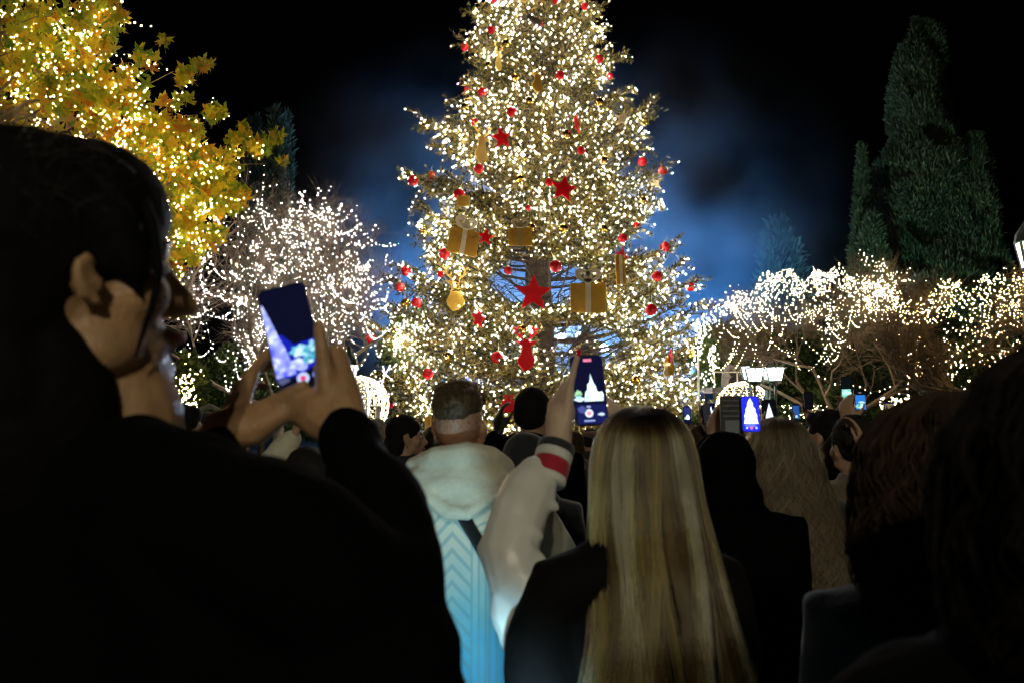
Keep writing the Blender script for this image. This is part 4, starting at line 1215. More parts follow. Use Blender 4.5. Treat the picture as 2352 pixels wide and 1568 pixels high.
def person(px, ytop, Y, label, yaw=0.0, head_yaw=None, coat=None, pants=None, hair='short', hair_col=(.02, .015, .012), hands=(None, None), voxel=.014,
           skin=None, girth=1.0, hood=False, face=True, head_pitch=0.0, cat='person', group=None, z_foot=0.0, hsize=1.0, hand_curl=(.5, .55, .6, .6, .4), beard=False, coat_smooth=5, fold=(.10, .02), shoulder=1.0, elbow_drop=1.0):
    """a standing figure seen mostly from behind; yaw turns the body to the right; hands: world positions or None (hanging)"""
    top = at(px, ytop, Y); Ht = top.z - z_foot; s = Ht / 1.77
    yaw = R(yaw); hy = R(head_yaw) if head_yaw is not None else yaw
    X0 = top.x; O = Vector((X0, Y, 0))
    root = empty('person', (X0, Y, 0), 0, label, cat, group)
    Rb = Matrix.Rotation(-yaw, 3, 'Z')
    def J(x, y, z): return Rb @ Vector((x * s, y * s, 0)) + Vector((0, 0, z_foot + z * s))
    hs = s * hsize
    hc = J(0, .025, 1.625); Mh = head_matrix(hy, R(head_pitch))
    skin = skin or SKIN
    b = MB()
    add_head(b, hc, Mh, hs, face)
    limb3(b, [J(0, -.02, 1.42), J(0, .0, 1.50), hc + Vector((0, 0, -.05 * s))], [.062 * s, .055 * s, .054 * s])
    g = girth
    stack(b, [(*J(0, 0, 0).xy, z_foot + z * s, rx * s * .93, ry * s * .93, yaw) for z, rx, ry in [(.80, .13, .10), (.95, .165, .11), (1.10, .145, .10), (1.28, .165, .11), (1.40, .16, .10), (1.46, .09, .07)]])
    ch = MB(); q = [(.62, .19, .13), (.80, .195 * g, .145), (.95, .20 * g, .15), (1.10, .185 * g, .14), (1.25, .20 * g, .145), (1.36, .205, .135), (1.43, .165, .11), (1.49, .085, .078)]
    stack(ch, [(*J(0, -.005, 0).xy, z_foot + z * s, rx * s * shoulder, ry * s, yaw) for z, rx, ry in q])
    wr = []
    for i, sx in enumerate((-1, 1)):
        sh = J(sx * .185 * shoulder, 0, 1.405)
        tgt = hands[i]
        if tgt is None:
            w = J(sx * .25, .04, .84); f = Vector((0, 0, -1)); nrm = Rb @ Vector((-sx, 0, 0)); hint = Rb @ Vector((sx * .4, -1, 0))
        else:
            w = Vector(tgt) - O; f = (Vector((0, 0, 1)) + Rb @ Vector((0, .25, 0))).normalized(); nrm = Rb @ Vector((-sx, .6, 0)); hint = Rb @ Vector((sx * .8, -.1, -1.0 * elbow_drop))
        el = elbow(sh, w, .29 * s, .26 * s, hint)
        d = w - sh
        limb3(b, [sh, el, w], [.048 * s, .040 * s, .028 * s])
        add_hand(b, w + (w - el).normalized() * .015, f if tgt is not None else (w - el), nrm, sx * (1 if tgt is not None else 1), hand_curl, s)
        limb3(ch, [J(sx * .11, 0, 1.40), sh, sh.lerp(el, .5), el, el.lerp(w, .5), w - (w - el).normalized() * .012], [.085 * s, .082 * s, .070 * s, .062 * s, .054 * s, .044 * s])
        wr.append((w, el))
    for sx in (-1, 1):
        limb3(b, [J(sx * .09, 0, .92), J(sx * .10, .01, .50), J(sx * .10, -.01, .09)], [.085 * s, .058 * s, .042 * s])
        b.ell(J(sx * .10, .06, .045), (.045 * s, .125 * s, .04 * s), Rb)
    body = sculpt('body', b, skin, root, voxel, 3)
    if hood:
        ch.ell(J(0, -.085, 1.47), (.13 * s, .085 * s, .085 * s), Rb)
        ch.ell(J(0, -.02, 1.46), (.115 * s, .10 * s, .05 * s), Rb)
    else:
        ch.lathe([(.075 * s, -.06 * s), (.082 * s, .0), (.070 * s, .035 * s), (.05 * s, .03 * s), (.05 * s, -.06 * s), (.075 * s, -.06 * s)], J(0, .0, 1.485), 14)
    sculpt('jacket', ch, coat, root, voxel, coat_smooth, fold)
    pm = MB()
    for sx in (-1, 1):
        limb3(pm, [J(sx * .085, 0, .90), J(sx * .10, .012, .50), J(sx * .10, -.01, .12)], [.105 * s, .080 * s, .068 * s])
    sculpt('trousers', pm, pants or cloth('dark trousers', (.015, .016, .02)), root, .02, 3)
    def HP(x, y, z): return hc + Mh @ Vector((x * hs, y * hs, z * hs))
    m_h = mat('hair %.3f %.3f %.3f' % hair_col, hair_col, .8, noise=(40, .3), bump=(90, .8), spec=.2)
    if hair == 'short':
        h = MB(); h.ell(HP(0, -.018, .032), (.083 * hs, .100 * hs, .094 * hs), Mh); h.ell(HP(0, -.05, -.01), (.074 * hs, .062 * hs, .075 * hs), Mh); h.ell(HP(0, .035, .075), (.062 * hs, .055 * hs, .04 * hs), Mh)
        sculpt('hair', h, m_h, root, .009, 3, (.03, .012))
    elif hair == 'beanie':
        h = MB(); h.ell(HP(0, -.018, .040), (.090 * hs, .108 * hs, .105 * hs), Mh); h.ell(HP(0, -.045, .0), (.084 * hs, .078 * hs, .07 * hs), Mh)
        sculpt('beanie', h, m_h, root, .010, 4, (.02, .006))
    elif hair == 'hood':
        h = MB(); h.ell(HP(0, -.03, .02), (.110 * hs, .118 * hs, .125 * hs), Mh); h.ell(HP(0, -.05, -.10), (.13 * hs, .10 * hs, .11 * hs), Mh); h.ell(HP(0, -.02, -.17), (.17 * hs, .12 * hs, .07 * hs), Mh)
        sculpt('hood', h, coat, root, .012, 5, (.06, .012))
    elif hair == 'bun':
        h = MB(); h.ell(HP(0, -.020, .030), (.084 * hs, .100 * hs, .094 * hs), Mh); h.ell(HP(0, -.05, -.01), (.075 * hs, .062 * hs, .07 * hs), Mh); h.ell(HP(0, -.125, .03), (.045 * hs, .045 * hs, .045 * hs), Mh)
        sculpt('hair', h, m_h, root, .009, 3, (.03, .008))
    elif hair == 'long':
        h = MB(); h.ell(HP(0, -.020, .028), (.088 * hs, .104 * hs, .098 * hs), Mh); h.ell(HP(0, -.06, -.06), (.088 * hs, .06 * hs, .10 * hs), Mh); h.ell(HP(0, -.085, -.18), (.09 * hs, .045 * hs, .12 * hs), Mh); h.ell(HP(0, -.095, -.28), (.075 * hs, .035 * hs, .10 * hs), Mh)
        sculpt('hair', h, m_h, root, .010, 4, (.03, .012))
    return root, hc, Mh, hs, J, wr, O

# ------------------------------------------------------------------ telephones
m_phone = mat('black phone shell', (.012, .012, .014), .3, coat=.4)
def phone(label, c, right, up, w, h, base_col, base_s, content=(), t=.009, shell=None, group='phones held up to film the tree', bez=.035):
    c = Vector(c); right = Vector(right).normalized(); up = Vector(up); up = (up - right * up.dot(right)).normalized(); fw = right.cross(up)   # fw points to the viewer's side
    M = Matrix((right, up, fw)).transposed()
    root = empty('phone', c, 0, label, 'phone', group); root.rotation_euler = M.to_euler()
    r = .011 * w / .075; pts = []
    for cx, cy, a0 in ((w / 2 - r, h / 2 - r, 0), (-w / 2 + r, h / 2 - r, 90), (-w / 2 + r, -h / 2 + r, 180), (w / 2 - r, -h / 2 + r, 270)):
        for k in range(5): a = R(a0 + k * 22.5); pts.append((cx + r * math.cos(a), cy + r * math.sin(a)))
    n = len(pts); V = []; F = []
    for z, k in ((-t / 2, .965), (-t / 2 + .0015, 1), (t / 2 - .0015, 1), (t / 2, .965)):
        V += [(x * k, y * k, z) for x, y in pts]
    for i in range(3): F += [(i * n + k, i * n + (k + 1) % n, (i + 1) * n + (k + 1) % n, (i + 1) * n + k) for k in range(n)]
    F += [tuple(range(n))[::-1], tuple(3 * n + k for k in range(n))]
    mesh_obj('shell', V, F, shell or m_phone, root)
    sw, sh = w * (1 - 2 * bez), h - w * 2 * bez
    k = 1 - 2 * bez
    scr = mesh_obj('screen', [(x * k, y * (sh / h), t / 2 + .0004) for x, y in pts], [tuple(range(n))], glow('screen %.2f %.2f %.2f %.2f' % (*base_col, base_s), base_col, base_s, False), root)
    lay = 0
    for kind, geo, colr, st in content:
        lay += 1; z = t / 2 + .0004 + .00022 * lay
        if kind == 'poly': vs = geo
        elif kind == 'disc': vs = [(geo[0] + geo[2] * math.cos(q), geo[1] + geo[2] * (sw / sh) * math.sin(q)) for q in np.linspace(0, 2 * math.pi, 17)[:-1]]
        elif kind == 'blob':
            rq = random.Random(int(geo[0] * 1000) + int(geo[1] * 777)); vs = [(geo[0] + geo[2] * rq.uniform(.7, 1.25) * math.cos(q), geo[1] + geo[3] * rq.uniform(.7, 1.25) * math.sin(q)) for q in np.linspace(0, 2 * math.pi, 15)[:-1]]
        elif kind == 'rect': vs = [(geo[0], geo[1]), (geo[2], geo[1]), (geo[2], geo[3]), (geo[0], geo[3])]
        mesh_obj('screen_picture', [((u - .5) * sw, (v - .5) * sh, z) for u, v in vs], [tuple(range(len(vs)))], colr if not isinstance(colr, tuple) else glow('pixel %.2f %.2f %.2f %.2f' % (*colr, st), colr, st, False), scr)
    return root, M
def mottled(name, stops, strength, scale):
    if name in MATS: return MATS[name]
    m = bpy.data.materials.new(name); m.use_nodes = True; nt = m.node_tree; nt.nodes.clear(); N = nt.nodes; L = nt.links
    tc = N.new('ShaderNodeTexCoord'); n = N.new('ShaderNodeTexNoise'); n.inputs['Scale'].default_value = scale; n.inputs['Detail'].default_value = 3
    L.new(tc.outputs['Object'], n.inputs['Vector']); r = N.new('ShaderNodeValToRGB'); el = r.color_ramp.elements
    while len(el) < len(stops): el.new(.5)
    for e, (p, c) in zip(el, stops): e.position = p; e.color = (*c, 1)
    e = N.new('ShaderNodeEmission'); e.inputs[1].default_value = strength; o = N.new('ShaderNodeOutputMaterial')
    L.new(n.outputs['Fac'], r.inputs[0]); L.new(r.outputs[0], e.inputs[0]); L.new(e.outputs[0], o.inputs[0]); m.cycles.emission_sampling = 'NONE'
    MATS[name] = m; return m
# ================================================================== the people in the crowd
m_blackcoat = mat('black wool coat', (.0018, .0018, .002), .95, bump=(90, .3), spec=.05)
m_blackpuff = mat('black puffer nylon', (.012, .012, .014), .38, bump=(30, .2))
m_darknavy = cloth('dark navy coat', (.012, .014, .022))
m_greycoat = cloth('charcoal coat', (.03, .03, .032))
def pxr(r, Y): return r / FPX * Y
def ptube(mb, O, pts, n=14):
    """pts: (picture x, y, depth, radius in picture px)"""
    return limb3(mb, [at(x, y, Y) - O for x, y, Y, r in pts], [pxr(r, Y) for x, y, Y, r in pts], n)

# ---- the dark haired person filming at the left, close to the lens
YA = .80
cA = at(132, 622, YA); OA = Vector((cA.x, cA.y, 0))
A = empty('person', OA, 0, 'dark haired person in a black coat filming with a raised phone, close at left', 'person')
hcA = cA - OA; MA = head_matrix(R(46), R(9)); sA = 1.09
b = MB(); PA = add_head(b, hcA, MA, sA, True, .62)
limb3(b, [hcA + MA @ Vector((0, -.02, -.05)), hcA + Vector((.0, -.02, -.16)), hcA + Vector((-.05, -.0, -.32))], [.060, .058, .06])
limb3(b, [hcA + MA @ Vector((.0, .03, -.07)), hcA + MA @ Vector((.005, .050, -.15)), hcA + MA @ Vector((0, .045, -.30))], [.050, .054, .06])
stack(b, [(-.08, .03, z, rx, ry, R(25)) for z, rx, ry in [(.85, .14, .10), (1.0, .15, .10), (1.2, .13, .09), (1.34, .13, .08), (1.40, .08, .06)]])
for sx in (-1, 1): limb3(b, [(sx * .1, 0, .95), (sx * .1, .02, .5), (sx * .1, 0, .1)], [.085, .06, .045]); b.ell((sx * .1, .07, .05), (.045, .125, .045))
# arms inside the sleeves, then the hands round the phone
Lw = at(515, 1000, 1.10) - OA; Rw = at(795, 985, 1.06) - OA
limb3(b, [(-.20, .08, 1.36), at(300, 1220, 1.0) - OA, Lw], [.045, .040, .030])
limb3(b, [(-.05, .0, 1.36), at(640, 1260, .78) - OA, at(880, 1340, .86) - OA, Rw], [.040, .038, .036, .030])
add_hand(b, Lw, at(572, 850, 1.18) - OA - Lw, Vector((.7, .6, -.1)), -1, (.30, .32, .36, .40, .15), 1.04, thumb=at(660, 940, 1.06) - OA - Lw - Vector((0, 0, .0)))
limb3(b, [Lw + Vector((.0, 0, .01)), at(590, 985, 1.09) - OA, at(655, 948, 1.08) - OA], [.030, .024, .012], 10)
add_hand(b, Rw, at(766, 850, 1.15) - OA - Rw, Vector((-.75, .6, .05)), 1, (.62, .6, .62, .66, .2), 1.08, thumb=at(772, 800, 1.05) - OA - Rw)
limb3(b, [Rw, at(740, 950, 1.08) - OA, at(700, 940, 1.09) - OA], [.034, .036, .026], 10)
limb3(b, [Rw, at(785, 900, 1.08) - OA, at(774, 812, 1.10) - OA], [.034, .027, .014], 10)
sculpt('body', b, SKIN_T, A, .0048, 4)
c = MB()
stack(c, [(-.08, .03, z, rx, ry, R(25)) for z, rx, ry in [(.55, .26, .20), (.8, .27, .20), (1.0, .27, .19), (1.2, .27, .18), (1.38, .25, .16), (1.46, .15, .12)]])
ptube(c, OA, [(-250, 1220, .9, 180), (120, 1130, .85, 150), (400, 1160, .80, 170), (600, 1225, .76, 180)])
ptube(c, OA, [(600, 1225, .76, 178), (760, 1340, .78, 170), (890, 1360, .85, 145), (872, 1175, .93, 110), (815, 1040, 1.0, 78), (798, 1000, 1.02, 70)])
ptube(c, OA, [(780, 1340, .80, 150), (840, 1480, .82, 225), (830, 1650, .84, 255)])
ptube(c, OA, [(100, 1200, .95, 90), (300, 1180, 1.0, 80), (430, 1085, 1.05, 62), (508, 1022, 1.07, 48)])
ptube(c, OA, [(60, 1110, .84, 150), (230, 1100, .77, 135), (340, 1085, .77, 115), (420, 1090, .79, 100)])
ptube(c, OA, [(60, 1060, .90, 130), (230, 1040, .84, 105), (330, 1045, .80, 85)])
ptube(c, OA, [(480, 1400, .84, 250), (520, 1500, .86, 290), (540, 1650, .88, 320)])
sculpt('coat', c, m_blackcoat, A, .010, 6, (.09, .022))
h = MB(); s = sA
def HA(x, y, z): return hcA + MA @ Vector((x * s, y * s, z * s))
h.ell(HA(0, -.018, .034), (.086 * s, .102 * s, .098 * s), MA, 20, 14); h.ell(HA(0, -.055, -.03), (.076 * s, .064 * s, .082 * s), MA); h.ell(HA(0, .050, .078), (.062 * s, .050 * s, .038 * s), MA)
h.ell(HA(0, -.105, .130), (.050 * s, .048 * s, .048 * s), MA); h.ell(HA(.01, -.06, -.10), (.068 * s, .050 * s, .09 * s), MA)
h.ell(HA(0, -.058, -.15), (.078 * s, .055 * s, .085 * s), MA); h.ell(HA(-.02, -.06, -.22), (.080 * s, .055 * s, .08 * s), MA); h.ell(HA(.0, .03, .055), (.080 * s, .078 * s, .07 * s), MA); h.ell(HA(.040, -.020, -.115), (.042 * s, .046 * s, .070 * s), MA); h.ell(HA(.040, -.012, -.19), (.045 * s, .050 * s, .08 * s), MA)
h.tube([HA(.070, .030, .04), HA(.080, .040, -.010), HA(.076, .044, -.035)], [.022 * s, .016 * s, .004 * s], 8, True, True)
m_hA = mat('near black hair', (.003, .0025, .002), .8, bump=(60, .4), spec=.1)
hobj = sculpt('hair', h, m_hA, A, .007, 4, (.03, .006))
rs = np.random.default_rng(31); fz = []
for i in range(900):
    v = rs.normal(0, 1, 3); v /= np.linalg.norm(v)
    if v[2] < .0: continue
    o_ = np.array([v[0] * .088, -.016 + v[1] * .104, .036 + v[2] * .10]); t_ = np.cross(v, rs.normal(0, 1, 3)); t_ /= np.linalg.norm(t_); L_ = rs.uniform(.02, .06)
    fz.append([tuple(HA(*(o_ + t_ * L_ * q_ + v * (.006 * math.sin(q_ * 3.0) + .004 * q_)))) for q_ in (0, .35, .7, 1.0)])
strands('flyaway_hair', fz, .00022, hair_mat('black strands', (.006, .005, .004), (.012, .009, .007)), hobj)
lk = MB()
for dx_, dy_, r_ in ((0, -.012, .0045),):
    lk.tube([HA(.058, .070 + dy_, .080), HA(.074 + dx_, .076 + dy_, .03), HA(.082 + dx_, .070 + dy_ * .7, -.012), HA(.080 + dx_, .060 + dy_ * .7, -.045), HA(.073, .046 + dy_, -.088)], [r_ * 1.3, r_ * 1.2, r_, r_ * .8, .0012], 7, True, True)
lk.build('loose_lock', m_hA, hobj, True)
eyes_lips(A, hcA, MA, sA)
# her phone
m_shot1 = mottled('filmed lights', [(.32, (.10, .12, .9)), (.5, (.35, .40, 1.0)), (.68, (.8, .9, 1.0))], 1.25, 90)
m_shot2 = mottled('filmed trees', [(.32, (.02, .10, .25)), (.5, (.12, .55, .75)), (.66, (.75, 1.0, 1.0))], 1.15, 110)
pc = at(671, 772, 1.12); pr_ = at(722, 759, 1.125) - at(620, 785, 1.115); pu = at(650, 652, 1.14) - at(692, 888, 1.10)
phone('phone filming the lit tree, held in both hands at left', pc, pr_, pu, .070, .158, (.004, .005, .02), 1.0, [
    ('poly', [(0.0, .10), (.55, .10), (.98, .2), (.98, .42), (.50, .40), (.30, .52), (.10, .55), (0, .45)], (.01, .02, .55), .9),
    ('poly', [(0.0, .12), (.42, .12), (.36, .26), (.30, .40), (.22, .52), (.15, .66), (.07, .80), (.03, .86), (0, .84)], m_shot1, 1),
    ('blob', (.58, .33, .20, .065), m_shot2, 1), ('blob', (.88, .33, .10, .07), m_shot2, 1), ('blob', (.50, .20, .24, .06), m_shot1, 1), ('blob', (.74, .24, .14, .05), m_shot2, 1),
    ('disc', (.53, .062, .13), (.55, .68, 1.0), 1.1), ('disc', (.53, .062, .06), (1.0, .05, .22), 1.0), ('blob', (.86, .07, .14, .035), (.25, .4, 1.0), .9), ('blob', (.12, .075, .12, .03), (.12, .14, .3), .8)])

# ---- the man in the cream hoodie
m_cream_h = None
def hoodie_mat():
    m = bpy.data.materials.new('cream hoodie with print and painted cyan light'); m.use_nodes = True; nt = m.node_tree; N = nt.nodes; L = nt.links; bb = N['Principled BSDF']
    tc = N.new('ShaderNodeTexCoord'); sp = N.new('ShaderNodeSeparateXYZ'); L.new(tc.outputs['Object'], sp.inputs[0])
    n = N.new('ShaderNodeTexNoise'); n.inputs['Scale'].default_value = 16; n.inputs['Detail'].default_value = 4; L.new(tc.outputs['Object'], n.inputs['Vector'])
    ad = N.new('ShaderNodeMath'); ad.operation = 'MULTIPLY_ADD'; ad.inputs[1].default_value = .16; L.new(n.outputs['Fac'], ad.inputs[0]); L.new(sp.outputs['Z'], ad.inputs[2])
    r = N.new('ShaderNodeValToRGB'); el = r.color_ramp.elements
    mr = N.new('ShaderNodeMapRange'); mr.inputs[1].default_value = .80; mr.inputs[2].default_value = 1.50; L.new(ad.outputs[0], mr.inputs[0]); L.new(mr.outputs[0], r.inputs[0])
    st = [(.0, (.10, .38, .62)), (.30, (.09, .42, .62)), (.46, (.22, .46, .50)), (.62, (.50, .54, .46)), (.74, (.66, .62, .48))]  # bluer towards the hem: low cyan light painted into the base colour
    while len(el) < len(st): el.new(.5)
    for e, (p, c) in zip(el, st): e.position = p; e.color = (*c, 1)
    bb.inputs['Roughness'].default_value = .9; bb.inputs['Sheen Weight'].default_value = .3
    # printed line pattern: arches and chevrons
    ax = N.new('ShaderNodeMath'); ax.operation = 'ABSOLUTE'; sx = N.new('ShaderNodeMath'); sx.operation = 'ADD'; sx.inputs[1].default_value = .01; L.new(sp.outputs['X'], sx.inputs[0]); L.new(sx.outputs[0], ax.inputs[0])
    cv = N.new('ShaderNodeMath'); cv.operation = 'MULTIPLY_ADD'; cv.inputs[1].default_value = 1.1; L.new(ax.outputs[0], cv.inputs[0]); L.new(sp.outputs['Z'], cv.inputs[2])
    w1 = N.new('ShaderNodeMath'); w1.operation = 'MULTIPLY'; w1.inputs[1].default_value = 150; L.new(cv.outputs[0], w1.inputs[0])
    s1 = N.new('ShaderNodeMath'); s1.operation = 'SINE'; L.new(w1.outputs[0], s1.inputs[0])
    lim = N.new('ShaderNodeMath'); lim.operation = 'LESS_THAN'; lim.inputs[1].default_value = .055; L.new(ax.outputs[0], lim.inputs[0])
    m1 = N.new('ShaderNodeMath'); m1.operation = 'MULTIPLY'; L.new(s1.outputs[0], m1.inputs[0]); L.new(lim.outputs[0], m1.inputs[1])
    # rings of the two arches
    d1 = N.new('ShaderNodeMath'); d1.operation = 'SUBTRACT'; d1.inputs[1].default_value = .095; L.new(ax.outputs[0], d1.inputs[0])
    dz = N.new('ShaderNodeMath'); dz.operation = 'SUBTRACT'; dz.inputs[1].default_value = 1.21; L.new(sp.outputs['Z'], dz.inputs[0])
    dzm = N.new('ShaderNodeMath'); dzm.operation = 'MAXIMUM'; dzm.inputs[1].default_value = 0; L.new(dz.outputs[0], dzm.inputs[0])
    a2 = N.new('ShaderNodeMath'); a2.operation = 'POWER'; a2.inputs[1].default_value = 2; L.new(d1.outputs[0], a2.inputs[0])
    b2 = N.new('ShaderNodeMath'); b2.operation = 'POWER'; b2.inputs[1].default_value = 2; L.new(dzm.outputs[0], b2.inputs[0])
    sm = N.new('ShaderNodeMath'); sm.operation = 'ADD'; L.new(a2.outputs[0], sm.inputs[0]); L.new(b2.outputs[0], sm.inputs[1])
    sq = N.new('ShaderNodeMath'); sq.operation = 'SQRT'; L.new(sm.outputs[0], sq.inputs[0])
    w2 = N.new('ShaderNodeMath'); w2.operation = 'MULTIPLY'; w2.inputs[1].default_value = 330; L.new(sq.outputs[0], w2.inputs[0])
    s2 = N.new('ShaderNodeMath'); s2.operation = 'SINE'; L.new(w2.outputs[0], s2.inputs[0])
    l2 = N.new('ShaderNodeMath'); l2.operation = 'LESS_THAN'; l2.inputs[1].default_value = .048; L.new(sq.outputs[0], l2.inputs[0])
    m2 = N.new('ShaderNodeMath'); m2.operation = 'MULTIPLY'; L.new(s2.outputs[0], m2.inputs[0]); L.new(l2.outputs[0], m2.inputs[1])
    tot = N.new('ShaderNodeMath'); tot.operation = 'MAXIMUM'; L.new(m1.outputs[0], tot.inputs[0]); L.new(m2.outputs[0], tot.inputs[1])
    zl = N.new('ShaderNodeMath'); zl.operation = 'LESS_THAN'; zl.inputs[1].default_value = 1.285; L.new(sp.outputs['Z'], zl.inputs[0])
    yb = N.new('ShaderNodeMath'); yb.operation = 'LESS_THAN'; yb.inputs[1].default_value = .0; L.new(sp.outputs['Y'], yb.inputs[0])
    g1 = N.new('ShaderNodeMath'); g1.operation = 'MULTIPLY'; L.new(tot.outputs[0], g1.inputs[0]); L.new(zl.outputs[0], g1.inputs[1])
    g2 = N.new('ShaderNodeMath'); g2.operation = 'MULTIPLY'; L.new(g1.outputs[0], g2.inputs[0]); L.new(yb.outputs[0], g2.inputs[1])
    mr2 = N.new('ShaderNodeMapRange'); mr2.inputs[1].default_value = .15; mr2.inputs[2].default_value = .75; mr2.inputs[4].default_value = .55; L.new(g2.outputs[0], mr2.inputs[0])
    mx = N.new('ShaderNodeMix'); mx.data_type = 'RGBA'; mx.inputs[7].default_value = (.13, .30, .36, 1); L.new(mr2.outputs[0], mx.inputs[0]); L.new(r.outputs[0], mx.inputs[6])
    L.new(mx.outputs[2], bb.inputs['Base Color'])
    n2 = N.new('ShaderNodeTexNoise'); n2.inputs['Scale'].default_value = 160; L.new(tc.outputs['Object'], n2.inputs['Vector']); bp = N.new('ShaderNodeBump'); bp.inputs['Strength'].default_value = .25; bp.inputs['Distance'].default_value = .004
    L.new(n2.outputs['Fac'], bp.inputs['Height']); L.new(bp.outputs[0], bb.inputs['Normal'])
    return m
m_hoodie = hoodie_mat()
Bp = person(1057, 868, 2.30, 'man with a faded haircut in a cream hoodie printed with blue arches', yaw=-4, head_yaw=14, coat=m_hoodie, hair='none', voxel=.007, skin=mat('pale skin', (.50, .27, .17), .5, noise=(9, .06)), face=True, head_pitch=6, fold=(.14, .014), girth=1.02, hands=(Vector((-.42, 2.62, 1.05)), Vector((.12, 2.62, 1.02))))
Broot, hcB, MBh, sB, JB, wrB, OB = Bp
# hood lying on his back, a mesh of its own colour on the hoodie
hd = MB()
def JBh(x, y, z): return JB(x, y, z)
hd.ell(JBh(0, -.100, 1.475), (.145, .060, .058), None, 18, 12); hd.ell(JBh(-.01, -.130, 1.44), (.112, .046, .058), None); hd.ell(JBh(0, -.148, 1.405), (.068, .034, .048), None)
hd.tube([JBh(-.150, -.085, 1.468), JBh(-.095, -.150, 1.425), JBh(-.03, -.178, 1.385), JBh(.02, -.180, 1.380), JBh(.09, -.150, 1.425), JBh(.150, -.085, 1.468)], [.014, .019, .022, .022, .019, .014], 9, True, True)
hd.tube([JBh(-.115, .03, 1.49), JBh(-.135, -.05, 1.50), JBh(-.07, -.115, 1.53), JBh(.02, -.125, 1.545), JBh(.09, -.105, 1.53), JBh(.135, -.05, 1.50), JBh(.115, .03, 1.49)], [.028, .032, .034, .036, .034, .032, .028], 10, True, True)
sculpt('hood', hd, cloth('cream fleece', (.66, .62, .47)), Broot, .006, 3, (.08, .010))
st = MB(); st.tube([JB(-.01, -.160, 1.40), JB(.045, -.166, 1.31), JB(.10, -.160, 1.21), JB(.17, -.125, 1.09)], [(.020, .004)] * 4, 8); st.build('bag_strap', mat('black webbing', (.006, .006, .007), .7), Broot)
h = MB()
def HB(x, y, z): return hcB + MBh @ Vector((x * sB, y * sB, z * sB))
h.ell(HB(0, -.018, .070), (.081 * sB, .092 * sB, .058 * sB), MBh, 20, 12); h.ell(HB(-.01, .040, .100), (.062 * sB, .055 * sB, .040 * sB), MBh); h.ell(HB(0, -.078, .050), (.058 * sB, .030 * sB, .038 * sB), MBh)
m_hB = mat('brown hair', (.085, .056, .028), .5, noise=(60, .4), bump=(80, .6))
ho = sculpt('hair', h, m_hB, Broot, .006, 3, (.02, .006))
rs = np.random.default_rng(8); pts = []
for i in range(2600):
    v = rs.normal(0, 1, 3); v /= np.linalg.norm(v)
    if v[2] < -.15: continue
    o = np.array([v[0] * .078, -.012 + v[1] * .090, .070 + v[2] * .060]); d = v * .45 + np.array([-.35, .45 if v[1] > 0 else -.05, .10]) + rs.normal(0, .12, 3)
    d /= np.linalg.norm(d); L_ = rs.uniform(.012, .030)
    pts.append([tuple(HB(*(o + d * L_ * t + np.array([0, 0, -.25 * (L_ * t) ** 2 * 30]) * .1))) for t in (0, .5, 1)])
for i in range(1800):       # the clipped fade below the longer hair
    v = rs.normal(0, 1, 3); v /= np.linalg.norm(v)
    if v[1] > .35 or not -.55 < v[2] < .35 or rs.random() > (v[2] + .60) / .8: continue
    o = np.array([v[0] * .0765, -.012 + v[1] * .0955, .018 + v[2] * .099]); d = v + np.array([0, -.2, -.8]); d /= np.linalg.norm(d); L_ = .004 + .010 * max(0, v[2] + .3)
    pts.append([tuple(HB(*(o + d * L_ * t))) for t in (0, .5, 1)])
strands('hair_tips', pts, .00045, matte_hair('brown strands', (.035, .019, .007), (.15, .085, .030)), ho)

# ---- the blonde woman with the raised arm
YC = 1.55
m_jbody = mat('black wool vest body', (.004, .0035, .0035), .85, bump=(60, .3), spec=.12)
m_sleeve = mat('white leather sleeve', (.74, .74, .70), .38, noise=(8, .05), bump=(16, .12))
tC = at(1478, 948, YC); OC = Vector((tC.x, YC, 0))
C = empty('person', OC, 0, 'blonde long haired woman in a black jacket with white sleeves filming overhead', 'person')
sC = tC.z / 1.70
def JC(x, y, z): return Vector((x * sC, y * sC, z * sC))
hcC = JC(0, .03, 1.575); MC = head_matrix(R(-6), R(8)); 
b = MB(); add_head(b, hcC, MC, sC * .98)
limb3(b, [JC(0, -.01, 1.36), JC(0, .01, 1.44), hcC + Vector((0, 0, -.05))], [.055, .050, .05])
stack(b, [(0, 0, z * sC, rx, ry, 0) for z, rx, ry in [(.78, .13, .10), (.92, .16, .11), (1.06, .125, .09), (1.24, .145, .10), (1.36, .14, .09), (1.42, .08, .06)]])
for sx in (-1, 1): limb3(b, [JC(sx * .09, 0, .9), JC(sx * .09, .02, .5), JC(sx * .09, 0, .1)], [.085, .058, .042]); b.ell(JC(sx * .09, .06, .045), (.04, .115, .04))
Lw = at(1283, 1008, 1.66) - OC; Lel = at(1168, 1255, 1.56) - OC; Lsh = at(1270, 1370, 1.53) - OC
limb3(b, [Lsh, Lel, Lw], [.034, .030, .026])
Rsh = JC(.11, .06, 1.30); Rw = at(1462, 992, 1.84) - OC; Rel = elbow(Rsh, Rw, .27, .26, Vector((-.4, 1, -.3)))
limb3(b, [Rsh, Rel, Rw], [.045, .040, .027])
f_ = at(1290, 870, 1.72) - at(1283, 1008, 1.66)
tipsL = add_hand(b, Lw + f_.normalized() * .01, f_, Vector((.8, .6, 0)), -1, (.06, .55, .6, .62, .25), .98, thumb=Vector((.30, .75, .75)), spread=.12)
limb3(b, [Lw - f_.normalized() * .05, Lw, Lw + f_.normalized() * .05], [.029, .028, .030], 12)
add_hand(b, Rw, Vector((-1, -.25, .55)), Vector((-.1, .9, .4)), 1, (.35, .4, .45, .5, .3), .90)
sculpt('body', b, mat('light skin', (.58, .42, .31), .5, noise=(9, .06)), C, .0052, 3)
tp, td = tipsL[0]
